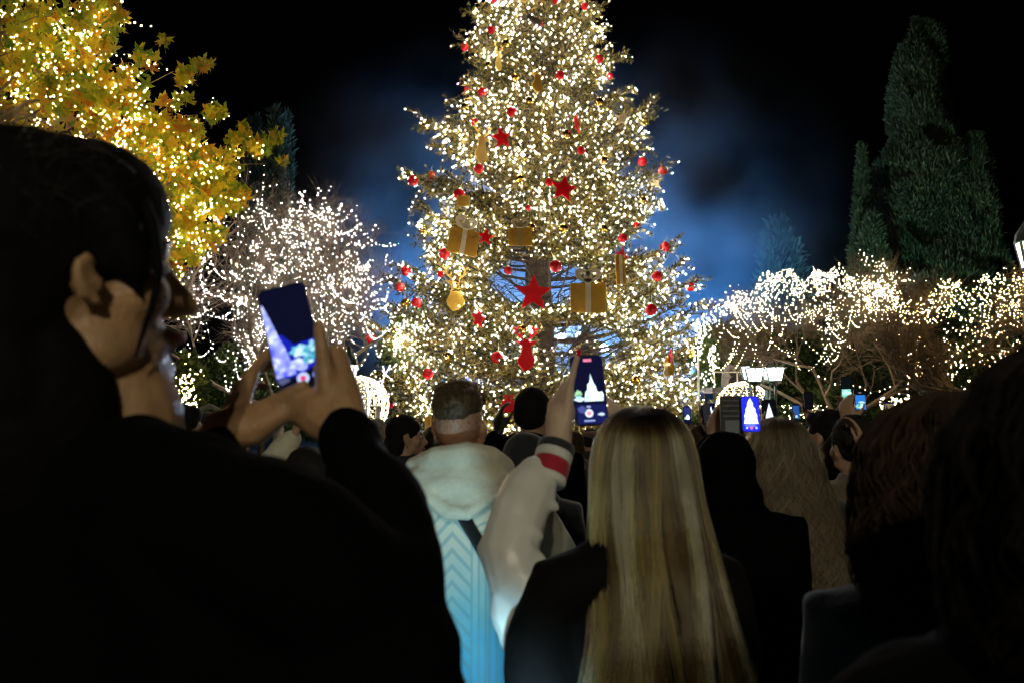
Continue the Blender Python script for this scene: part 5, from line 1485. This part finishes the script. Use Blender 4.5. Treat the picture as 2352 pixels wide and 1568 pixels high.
MB().ell(tp + Vector((0, -.006, .002)), (.0062, .004, .010)).build('fingernail', mat('red nail varnish', (.50, .005, .03), .15, coat=1.0), C, True)
v = MB()
stack(v, [(0, -.005, z * sC, rx, ry, 0) for z, rx, ry in [(.55, .20, .15), (.75, .20, .15), (.95, .195, .145), (1.12, .185, .14), (1.26, .20, .14), (1.34, .18, .12), (1.41, .10, .085)]])
ptube(v, OC, [(1480, 1270, 1.52, 80), (1380, 1318, 1.50, 82), (1280, 1352, 1.49, 84), (1240, 1460, 1.48, 82), (1260, 1620, 1.48, 95)])
ptube(v, OC, [(1500, 1240, 1.50, 70), (1640, 1340, 1.52, 85), (1660, 1500, 1.52, 95)])
sculpt('jacket_body', v, m_jbody, C, .009, 5, (.10, .024))
sl = MB()
d_ = (Lw - Lel).normalized()
ptube(sl, OC, [(1250, 1370, 1.52, 72), (1185, 1330, 1.53, 74), (1165, 1262, 1.55, 72), (1190, 1180, 1.58, 66), (1222, 1120, 1.615, 60), (1234, 1092, 1.63, 48)])
ptube(sl, OC, [(1190, 1330, 1.53, 68), (1182, 1400, 1.54, 58), (1205, 1470, 1.55, 50)])
for pts_ in ([(1128, 1225, 1.545), (1170, 1205, 1.525), (1225, 1215, 1.525), (1245, 1235, 1.53)], [(1122, 1275, 1.545), (1160, 1258, 1.515), (1215, 1262, 1.51), (1245, 1280, 1.52)], [(1135, 1335, 1.53), (1170, 1300, 1.50), (1225, 1305, 1.50)], [(1205, 1130, 1.575), (1240, 1140, 1.57), (1275, 1165, 1.59)]):
    sl.tube([at(*q) - OC for q in pts_], [.005, .010, .010, .005][:len(pts_)], 8, True, True)     # gathered creases of the leather
sculpt('raised_sleeve', sl, m_sleeve, C, .0055, 5, (.11, .020))
rs_ = MB(); limb3(rs_, [Rsh, Rel, Rw - (Rw - Rel).normalized() * .05], [.060, .055, .042]); sculpt('sleeve', rs_, m_sleeve, C, .010, 4, (.08, .02))
# ribbed cuff in four bands
cuffs = [('cuff_band', -.030, -.012, (.02, .022, .03)), ('cuff_band', -.050, -.030, (.72, .72, .68)), ('cuff_band', -.082, -.050, (.42, .012, .03)), ('cuff_band', -.098, -.082, (.72, .72, .68))]
ax = f_.normalized().lerp(d_, .6).normalized()
for nm, a0, a1, colr in cuffs:
    q = MB(); r1 = .038
    q.tube([Lw + ax * a0, Lw + ax * (a0 + .004), Lw + ax * (a1 - .004), Lw + ax * a1], [r1 * .97, r1 * 1.02, r1 * 1.02, r1 * .97], 26); q.build(nm, cloth('rib %.2f %.2f' % colr[:2], colr), C, True)
pm = MB()
for sx in (-1, 1): limb3(pm, [JC(sx * .085, 0, .88), JC(sx * .09, .01, .5), JC(sx * .09, 0, .12)], [.10, .075, .06])
sculpt('trousers', pm, cloth('dark trousers', (.015, .016, .02)), C, .02, 3)
envC = [(.128, .012, .014, -.01), (.122, .040, .048, -.01), (.105, .066, .078, -.012), (.075, .086, .100, -.014), (.03, .098, .110, -.016), (-.03, .104, .110, -.026), (-.10, .112, .108, -.050), (-.18, .120, .105, -.090), (-.28, .134, .090, -.135), (-.38, .158, .075, -.160), (-.48, .172, .06, -.172), (-.62, .165, .045, -.178)]
MCh = head_matrix(R(-6), 0)
hcore = hair_core(hcC, MCh, envC[:-4], .86, (.06, .045)).build('hair', mat('dark blonde underlayer', (.10, .07, .03), .6), C, True)
rs = np.random.default_rng(4)
ps = hair_envelope(hcC, MCh, .128, envC, 11000, 16, rs, .75, (.11, 10), 100, (-.46, -.22), .80)
strands('hair_strands', ps, .00055, hair_mat('blonde strands', (.16, .10, .035), (.74, .60, .30), (.025, .016, .010), .22, .17, [(.14, (.028, .016, .007)), (.42, (.13, .078, .018)), (.64, (.55, .36, .06)), (.86, (.95, .74, .26))]), hcore, TONE)
eyes_lips(C, hcC, MC, sC)
m_shot3 = mottled('filmed tree white', [(.3, (.25, .55, .75)), (.5, (.7, .95, 1.0)), (.7, (1.0, 1.0, 1.0))], 1.5, 120)
m_shot4 = mottled('filmed tree green', [(.3, (.05, .35, .25)), (.55, (.5, .9, .45)), (.7, (.9, 1.0, .8))], 1.1, 120)
TREE = [(.30, .33), (.38, .47), (.44, .50), (.46, .58), (.52, .60), (.56, .66), (.58, .74), (.62, .66), (.66, .60), (.72, .55), (.74, .48), (.82, .45), (.90, .47), (.95, .42), (.92, .33)]
phone('phone held overhead by the blonde woman, tree on its screen', at(1352, 895, 1.70), at(1391, 893, 1.71) - at(1313, 897, 1.70), at(1355, 815, 1.72) - at(1349, 975, 1.69), .073, .152, (.006, .006, .03), 1.0, [
    ('poly', TREE, m_shot3, 1), ('blob', (.14, .44, .12, .06), m_shot4, 1), ('blob', (.16, .365, .16, .04), m_shot3, 1), ('rect', (.40, .915, .66, .955), (1.0, .25, .40), 1.1),
    ('rect', (.05, .0, .98, .28), (.01, .015, .10), 1.0), ('disc', (.42, .155, .13), (.75, .85, 1.0), 1.3), ('disc', (.42, .155, .07), (1.0, .35, .45), 1.1), ('blob', (.80, .13, .11, .022), (.6, .75, 1.0), 1.2), ('rect', (.24, .035, .58, .055), (.4, .55, 1.0), 1.0), ('blob', (.20, .21, .14, .05), (.10, .13, .45), .8), ('rect', (.36, .235, .48, .262), (.5, .6, 1.0), .9)])

# ---- neighbours in the middle of the crowd
D = person(928, 943, 4.1, 'smiling dark haired woman with an earring seen in profile', yaw=30, head_yaw=78, coat=m_darknavy, hair='long', hair_col=(.010, .008, .007), voxel=.009, skin=SKIN, hsize=1.02)
eyes_lips(D[0], D[1], D[2], D[3])
MB().ell(D[1] + D[2] @ Vector((.088, -.002, -.055)) * 1.0, .004).build('earring', mat('silver', (.9, .9, .9), .1, metal=1), D[0], True)
def puff(root_t, rings, m):
    o = MB()
    for (x, y, z, r, t) in rings: o.ell((x, y, z), (r, r * .8, t))
    sculpt('quilted_hood', o, m, root_t, .010, 2)
E_ = person(1000, 975, 4.7, 'person in a shiny black quilted jacket between smiling woman and hoodie', yaw=-20, coat=m_blackpuff, hair='hood', hair_col=(.01, .01, .01), voxel=.012, fold=(.05, .03))
Fp = person(1222, 887, 3.7, 'man in a black beanie and hooded jacket, one ear showing', yaw=20, head_yaw=26, coat=m_blackcoat, hair='beanie', hair_col=(.006, .006, .006), voxel=.011, hood=True, girth=1.1)
F2 = person(1208, 988, 3.0, 'person with a dark rounded hood between hoodie man and raised sleeve', yaw=0, coat=m_darknavy, hair='hood', voxel=.012)
G = person(1150, 985, 3.3, 'person lifting a black gloved hand behind the hoodie man', yaw=0, coat=m_blackcoat, hair='short', hair_col=(.01, .008, .006), hands=(at(1140, 1005, 3.05), None), skin=mat('black glove leather', (.015, .013, .012), .4), voxel=.011)
H = person(1665, 985, 2.5, 'person in a black coat raising a wallet case phone', yaw=6, coat=m_blackcoat, hair='hood', hands=(at(1640, 1010, 2.75), None), voxel=.011, girth=1.15, shoulder=1.2)
# curly blonde
I_ = person(1788, 958, 2.75, 'woman with long curly fair hair seen from behind', yaw=4, coat=m_greycoat, hair='none', voxel=.011, hands=(at(1712, 1010, 2.95), None), skin=SKIN)
envI = [(.128, .012, .014, -.01), (.118, .045, .052, -.01), (.095, .080, .090, -.012), (.05, .108, .115, -.016), (-.02, .128, .120, -.022), (-.10, .150, .118, -.050), (-.20, .170, .115, -.095), (-.32, .180, .10, -.145), (-.45, .16, .08, -.170)]
hi_ = hair_core(I_[1], I_[2], envI, .86, (.05, .05)).build('hair', mat('brown underlayer', (.05, .035, .02), .7), I_[0], True)
ps = hair_envelope(I_[1], I_[2], .128, envI, 4200, 22, np.random.default_rng(6), .8, (.14, 46), 200, (-.48, -.30), .76)
strands('hair_strands', ps, .0010, hair_mat('fair curly strands', (.06, .036, .018), (.27, .18, .095), (.05, .032, .018), .35, .1), hi_)
phone('phone in a folding wallet case showing a white tree', at(1723, 950, 2.62), Vector((1, .05, 0)), Vector((.02, .1, 1)), .062, .118, (.02, .03, .8), 1.2, [
    ('poly', [(.10, .22), (.16, .40), (.12, .44), (.24, .58), (.20, .62), (.34, .74), (.32, .80), (.50, .96), (.66, .80), (.64, .74), (.80, .62), (.76, .58), (.88, .44), (.84, .40), (.92, .22)], (.92, .95, 1.0), 2.0),
    ('blob', (.5, .16, .34, .05), (.15, .2, 1.0), 1.2), ('disc', (.5, .10, .09), (1.0, .2, .5), 1.0), ('disc', (.24, .10, .06), (.7, .8, 1.0), 1.2), ('disc', (.78, .10, .06), (.7, .8, 1.0), 1.2)])
wc = at(1680, 955, 2.64); wcr = empty('phone_case_flap', wc, 0, 'open dark flap of the wallet case with card slots', 'phone case')
MB().box((0, 0, 0), (.074, .008, .135)).build('flap', mat('dark grey leather', (.035, .035, .038), .5, bump=(60, .3)), wcr)
for k in range(4): MB().box((0, -.0052, .052 - k * .017), (.060, .002, .004)).build('card_slot', mat('pale card edge', (.16, .16, .17), .5), wcr)
MB().box((0, -.0055, -.034), (.046, .003, .042)).build('badge', mat('pale card', (.22, .25, .28), .4), wcr)
phone('small dark phone behind the wallet case, tiny tree on it', at(1766, 941, 3.3), Vector((1, 0, 0)), Vector((0, .1, 1)), .062, .088, (.004, .004, .006), 1.0, [('poly', [(.2, .1), (.35, .5), (.5, .85), (.65, .5), (.8, .1)], (.8, .9, 1.0), 1.3)])
hx = person(1772, 975, 3.5, 'person mostly hidden behind the curly haired woman, holding a small phone', yaw=0, coat=m_greycoat, hair='short', hands=(None, at(1772, 985, 3.35)), voxel=.02)
phone('phone with a pale bright screen left of the wallet case', at(1650, 983, 3.4), Vector((1, 0, 0)), Vector((.03, .1, 1)), .046, .092, (.75, .82, 1.0), 1.1, [('rect', (.1, .12, .9, .45), (.9, .85, .9), 1.2), ('rect', (.1, .62, .9, .7), (.55, .65, .9), 1.0)])
N1 = person(1628, 996, 3.7, 'person with raised hands behind the pale phone', yaw=0, coat=m_greycoat, hair='long', hair_col=(.05, .03, .02), hands=(at(1632, 1010, 3.5), at(1660, 1018, 3.45)), voxel=.016)
N2 = person(1606, 968, 5.2, 'person with brown hair lifting a slim dark phone', yaw=8, coat=cloth('tan coat', (.25, .18, .11)), hair='short', hair_col=(.06, .04, .02), hands=(None, at(1618, 965, 5.0)), voxel=.02)
phone('slim phone tilted in the crowd right of the blonde head', at(1622, 948, 4.95), Vector((.75, .5, .3)), Vector((.35, .1, 1)), .07, .12, (.02, .02, .025), 1.0)
# right side
J_ = person(1906, 928, 3.3, 'dark haired person seen from behind among the raised phones', yaw=-30, head_yaw=-38, coat=m_blackcoat, hair='short', hair_col=(.007, .006, .006), hands=(None, at(1962, 985, 3.5)), voxel=.011, skin=SKIN)
phone('phone glowing with a blue sky picture at the right', at(1975, 918, 3.45), Vector((1, 0, 0)), Vector((-.05, .1, 1)), .050, .092, (.004, .004, .006), 1.0, [
    ('rect', (.03, .04, .97, .74), (.03, .22, .75), 1.0), ('blob', (.45, .22, .42, .12), mottled('filmed crowd', [(.35, (.05, .35, .3)), (.55, (.5, .9, .8)), (.7, (1, 1, 1))], 1.2, 90), 1), ('blob', (.6, .38, .34, .06), (.5, .85, 1.0), 1.0), ('rect', (.35, .84, .65, .87), (.5, .5, .55), .7)])
K_ = person(1962, 948, 3.0, 'person in a dark cap and khaki jacket, hands up by the mouth', yaw=-10, coat=cloth('khaki jacket', (.13, .10, .065)), hair='beanie', hair_col=(.02, .017, .015), hands=(at(1946, 985, 3.2), at(1990, 1050, 2.85)), voxel=.011, skin=SKIN)
phone('dark backed phone held up before the bush', at(1857, 919, 4.6), Vector((1, .1, 0)), Vector((.05, .1, 1)), .055, .105, (.004, .004, .005), 1.0)
L1 = person(1850, 968, 4.7, 'person lifting a dark phone before the bush', yaw=0, coat=cloth('brown coat', (.10, .07, .05)), hair='long', hair_col=(.03, .02, .012), hands=(None, at(1858, 962, 4.65)), voxel=.018)
phone('slim phone edge with a teal screen, highest of the raised phones', at(1945, 893, 4.4), Vector((.55, -.83, 0)), Vector((.0, .1, 1)), .075, .14, (.004, .006, .006), 1.0, [('rect', (.1, .05, .9, .5), (.25, .8, .65), 1.0), ('blob', (.5, .35, .4, .1), (.6, 1.0, .85), 1.1)])
L2 = person(1938, 965, 4.5, 'person behind the dark cap stretching a phone up high', yaw=0, coat=m_greycoat, hair='short', hands=(at(1940, 938, 4.4), None), voxel=.018)
phone('tiny bright phone low in the crowd by the curly hair', at(1878, 968, 6.0), Vector((1, 0, 0)), Vector((0, .1, 1)), .075, .055, (.10, .25, .9), 1.5, [('rect', (.2, .3, .8, .8), (.8, .9, 1.0), 1.5)])
phone('lower tiny bright phone below the other tiny one', at(1884, 988, 5.8), Vector((1, 0, 0)), Vector((0, .1, 1)), .05, .075, (.15, .2, 1.0), 1.3, [('rect', (.2, .2, .8, .7), (.6, .7, 1.0), 1.3)])
L3 = person(1868, 985, 5.0, 'person with dark green hood beyond the curly hair', yaw=10, coat=cloth('dark green coat', (.02, .03, .02)), hair='hood', voxel=.018)
L4 = person(1878, 1002, 6.2, 'person holding the two tiny bright phones far back', yaw=0, coat=m_greycoat, hair='short', hands=(at(1872, 985, 6.1), at(1886, 1000, 5.95)), voxel=.02)
# ---- right foreground: curly brown hair over a denim jacket, and a black hooded figure at the edge
m_denim = cloth('blue denim', (.035, .10, .16))
YK = 1.15
K1 = person(2195, 895, YK, 'person with thick curly brown hair and a blue denim jacket, close at right', yaw=-6, coat=m_denim, hair='none', voxel=.010, skin=SKIN, shoulder=1.05, girth=1.05)
envK = [(.128, .012, .014, -.01), (.118, .050, .055, -.01), (.095, .090, .095, -.012), (.05, .122, .125, -.016), (-.02, .142, .135, -.022), (-.10, .160, .135, -.045), (-.20, .168, .125, -.085), (-.27, .158, .115, -.115), (-.36, .12, .09, -.14)]
hk = hair_core(K1[1], K1[2], envK, .86, (.05, .05)).build('hair', mat('dark brown underlayer', (.03, .02, .012), .7), K1[0], True)
ps = hair_envelope(K1[1], K1[2], .128, envK, 7000, 26, np.random.default_rng(16), .8, (.17, 62), 260, (-.38, -.20), .72)
strands('hair_strands', ps, .0009, matte_hair('brown curly strands', (.010, .006, .004), (.060, .036, .02)), hk)
# edge figure: built from the shapes its dark hood and shoulders show
YE = .62
cE = at(2590, 1150, YE); OE = Vector((cE.x, YE, 0))
Ed = empty('person', OE, 0, 'figure with big dark frizzy hair and black coat cut off by the right edge', 'person')
b = MB(); hcE = cE - OE; ME = head_matrix(R(-25)); add_head(b, hcE, ME, .98)
limb3(b, [hcE, hcE + Vector((0, 0, -.2))], [.055, .06])
stack(b, [(0, 0, z, rx, ry, 0) for z, rx, ry in [(.8, .14, .1), (1.0, .16, .11), (1.2, .16, .11), (1.33, .13, .09)]])
for sx in (-1, 1): limb3(b, [(sx * .09, 0, .85), (sx * .09, 0, .1)], [.08, .045]); limb3(b, [(sx * .17, 0, 1.3), (sx * .22, .02, 1.05), (sx * .22, .06, .82)], [.045, .04, .03]); add_hand(b, (sx * .22, .06, .82), (0, .1, -1), (-sx, 0, 0), sx)
sculpt('body', b, SKIN, Ed, .008, 3)
envE = [(.135, .012, .014, -.01), (.125, .055, .06, -.01), (.10, .10, .10, -.012), (.05, .135, .13, -.016), (-.02, .155, .145, -.022), (-.10, .165, .140, -.035), (-.20, .165, .13, -.06), (-.30, .13, .10, -.08)]
he = hair_core(hcE, ME, envE, .86, (.05, .05)).build('hair', m_hA, Ed, True)
strands('hair_strands', hair_envelope(hcE, ME, .135, envE, 4500, 24, np.random.default_rng(61), .7, (.16, 60), 240, (-.34, -.16), .76), .0009, matte_hair('black curly strands', (.003, .002, .002), (.012, .008, .006)), he)
c = MB(); c.ell(hcE + Vector((0, -.02, -.18)), (.13, .11, .08))
stack(c, [(0, 0, z, rx, ry, 0) for z, rx, ry in [(.5, .22, .17), (.8, .23, .17), (1.0, .23, .17), (1.2, .24, .16), (1.32, .21, .14), (1.38, .12, .1)]])
for sx in (-1, 1): limb3(c, [(sx * .16, 0, 1.29), (sx * .25, .02, 1.05), (sx * .25, .06, .83)], [.09, .075, .055])
sculpt('coat', c, m_blackcoat, Ed, .010, 6, (.08, .02))
# ---- left background heads
P1 = person(405, 914, 3.2, 'dark haired head low at left before the golden bush', yaw=60, coat=m_blackcoat, hair='short', hair_col=(.008, .007, .006), voxel=.012, skin=SKIN)
P2 = person(472, 943, 4.8, 'small person in a fur trimmed dark hood at left', yaw=20, coat=m_greycoat, hair='hood', voxel=.016)
fr = MB(); hc2, M2 = P2[1], P2[2]
fr.tube([hc2 + M2 @ Vector((.125 * math.cos(t), .01, .02 + .135 * math.sin(t))) for t in np.linspace(0, 2 * math.pi, 20)], .018, 6); sculpt('fur_trim', fr, cloth('grey fur', (.35, .33, .30)), P2[0], .012, 1, (.02, .02))
M_ = person(705, 1010, 2.35, 'person in a cream jacket with raised forearm, behind the black sleeve', yaw=10, coat=cloth('cream jacket', (.62, .60, .46)), hair='short', hair_col=(.015, .010, .007), hands=(at(672, 1005, 2.55), None), voxel=.010, skin=SKIN, fold=(.09, .03))
# ---- man up on a platform beyond the crowd
pz = at(1680, 890, 16.0).z
pl = MB(); pl.box((0, 0, pz - .05), (1.0, .8, .1)); pl2 = MB()
px0 = at(1682, 890, 16.0)
pr0 = empty('platform', (px0.x, 16.0, 0), 0, 'small railed platform above the crowd beside the lanterns', 'platform')
pl.build('deck', m_black, pr0)
for sx in (-.45, .45):
    for sy in (-.35, .35): pl2.tube([(sx, sy, 0), (sx, sy, pz - .1)], .03, 6)
pl2.build('legs', m_black, pr0)
rl = MB(); 
for sx in (-.45, 0, .45): rl.tube([(sx, -.37, pz), (sx, -.37, pz + .30)], .014, 6)
rl.tube([(-.47, -.37, pz + .30), (.47, -.37, pz + .30)], .016, 6); rl.build('railing', m_wirew, pr0)
# he kneels: a figure with its feet folded on the deck
km = at(1677, 836, 16.0); OKm = Vector((km.x, 16.0, 0)); kn = empty('person', OKm, 0, 'man in a pale hooded top and dark coat up on the platform', 'person')
b = MB(); hk_ = Vector((.02, 0, km.z - .10)); Mk = head_matrix(R(70)); add_head(b, hk_, Mk, .95)
limb3(b, [hk_, hk_ + Vector((-.02, 0, -.2))], [.05, .06]); stack(b, [(0, 0, pz + z, rx, .10, 0) for z, rx in [(.04, .16), (.18, .15), (.30, .14)]])
for sy in (-.1, .1): limb3(b, [(0, sy, pz + .12), (.24, sy, pz + .14), (.06, sy, pz + .05)], [.08, .06, .05])
for sy in (-.16, .16): limb3(b, [(0, sy, pz + .30), (.12, sy, pz + .16), (.26, sy * .5, pz + .20)], [.045, .04, .03]); add_hand(b, (.26, sy * .5, pz + .2), (1, 0, .1), (0, 0, -1), 1 if sy > 0 else -1)
sculpt('body', b, SKIN, kn, .014, 3)
c = MB(); stack(c, [(0, 0, pz + z, rx, .13, 0) for z, rx in [(.02, .19), (.18, .18), (.30, .17), (.36, .10)]]); c.ell((-.03, 0, km.z - .10), (.105, .115, .125))
sculpt('hooded_top', c, cloth('pale grey fleece', (.50, .48, .50)), kn, .014, 4, (.06, .02))
c = MB()
for sy in (-.16, .16): limb3(c, [(.0, sy, pz + .30), (.13, sy, pz + .16), (.24, sy * .55, pz + .20)], [.07, .06, .05])
for sy in (-.1, .1): limb3(c, [(.02, sy, pz + .12), (.26, sy, pz + .15), (.06, sy, pz + .04)], [.10, .075, .06])
sculpt('coat', c, m_darknavy, kn, .014, 4, (.06, .02))

# ---- unseen phone with an added cyan fill light, below the view
tq = Vector((.02, .95, .92)); tdir = (Vector((-.11, 2.1, 1.02)) - tq).normalized()
rt = Vector((1, .1, 0)); upv = rt.cross(tdir)
Tr, _M = phone('unseen phone added below the view to carry a cyan fill light', tq, -rt, Vector((0, -.2, 1)), .074, .155, (.01, .012, .02), .5, group='added lights out of view')
MB().ell((.018, .055, -.0052), (.005, .005, .001)).build('cyan_fill_lens', glow('torch lens', (.6, .85, 1.0), 40, False), Tr, True)
ld = bpy.data.lights.new('cyan_fill', 'SPOT'); ld.energy = CYAN_FILL; ld.color = (.42, .82, 1.0); ld.spot_size = R(58); ld.spot_blend = 1.0; ld.shadow_soft_size = .04  # unseen source, added to throw cyan on hoodie and sleeve
lo = bpy.data.objects.new('cyan_fill', ld); lo.location = tq + tdir * .02; lo.rotation_euler = tdir.to_track_quat('-Z', 'Y').to_euler(); COL.objects.link(lo)

# ---- more heads between the near people, farther towards the tree
far = [
 (452, 960, 6.0, (.05, .05, .06), 'short', (.02, .015, .01), 0, 'small dark head left of the lower hand, near the bush', None),
 (866, 958, 6.5, (.35, .05, .05), 'beanie', (.45, .40, .36), 10, 'person in a pale knitted hat beside the glowing wire ball', None),
 (884, 972, 7.5, (.02, .03, .05), 'short', (.03, .02, .01), -8, 'small person in navy behind the smiling woman', None),
 (1012, 978, 6.0, (.03, .03, .03), 'long', (.04, .025, .012), 0, 'long haired person just left of the hoodie man', None),
 (1276, 975, 5.2, (.02, .02, .025), 'short', (.012, .01, .008), 5, 'dark head right of the black beanie', None),
 (1322, 985, 6.2, (.12, .09, .07), 'long', (.06, .035, .015), 0, 'brown haired person glimpsed below the overhead phone', None),
 (1352, 978, 7.0, (.04, .04, .05), 'short', (.02, .015, .01), 0, 'short haired person glimpsed below the overhead phone', (1356, 985)),
 (1590, 985, 6.8, (.30, .24, .16), 'short', (.05, .03, .015), -10, 'person in a beige coat right beside the blonde head', (1580, 970)),
 (1618, 992, 6.0, (.05, .05, .06), 'beanie', (.03, .03, .035), 0, 'person in a charcoal hat right of the blonde head', (1612, 968)),
 (1640, 978, 8.2, (.25, .06, .05), 'short', (.03, .02, .012), 0, 'person in a dull red coat under the white cables', (1634, 958)),
 (1700, 985, 7.5, (.05, .05, .05), 'hood', (.02, .02, .02), 0, 'hooded person under the glowing wire ball', None),
 (1822, 980, 7.0, (.07, .06, .05), 'short', (.04, .025, .012), 6, 'person with light brown hair right of the curly hair', (1826, 962)),
 (1842, 990, 5.6, (.02, .02, .025), 'short', (.012, .01, .008), 0, 'dark haired person below the dark backed phone', None),
 (1925, 995, 6.4, (.2, .16, .12), 'long', (.03, .018, .01), 0, 'person in a sand coat behind the dark cap', None),
 (2020, 975, 5.0, (.03, .03, .035), 'short', (.01, .008, .007), 0, 'dark head between the dark cap and the curly brown hair', None),
 (2050, 985, 6.0, (.15, .1, .06), 'beanie', (.15, .08, .04), 0, 'person in a rust hat beside the curly brown hair', (2044, 960)),
 (545, 985, 5.0, (.03, .03, .03), 'short', (.01, .008, .006), 0, 'head glimpsed under the lower hand', None),
 (905, 985, 5.2, (.03, .03, .03), 'short', (.012, .01, .008), 20, 'dark head at the left shoulder of the smiling woman', None)]
for i, (px_, yt, Y_, cc, hr, hcx, yw, lab, hnd) in enumerate(far):
    person(px_, yt, Y_, lab, yaw=yw, coat=cloth('coat %d' % i, cc), hair=hr, hair_col=hcx, voxel=.022, hands=(None, at(hnd[0], hnd[1], Y_ - .2) if hnd else None), group='people farther into the crowd')
for i, (x_, y_, Y_, tilt, lab, pic) in enumerate([
    (1578, 952, 6.55, .25, 'small lit phone lifted beside the blonde head', [('rect', (.05, .3, .95, .95), (.03, .05, .22), .8), ('blob', (.55, .36, .3, .14), m_shot3, 1), ('blob', (.2, .3, .15, .08), m_shot4, 1)]),
    (1634, 942, 8.0, -.2, 'small lit phone lifted under the white cables', [('blob', (.45, .45, .22, .3), m_shot3, 1), ('rect', (.1, .04, .9, .14), (.3, .35, .5), .7)]),
    (1828, 946, 6.8, .1, 'small lit phone lifted right of the curly hair', [('rect', (.05, .1, .95, .9), (.03, .12, .4), .8), ('blob', (.4, .25, .35, .1), m_shot2, 1)]),
    (2043, 944, 5.8, -.3, 'small lit phone lifted beside the curly brown hair', [('rect', (.05, .2, .95, .9), (.25, .2, .12), .9), ('blob', (.6, .6, .3, .15), (.9, .75, .45), 1.0)])]):
    phone(lab, at(x_, y_, Y_), Vector((1, tilt, 0)), Vector((tilt * .3, .1, 1)), .07, .145, (.008, .012, .03), 1.0, pic)
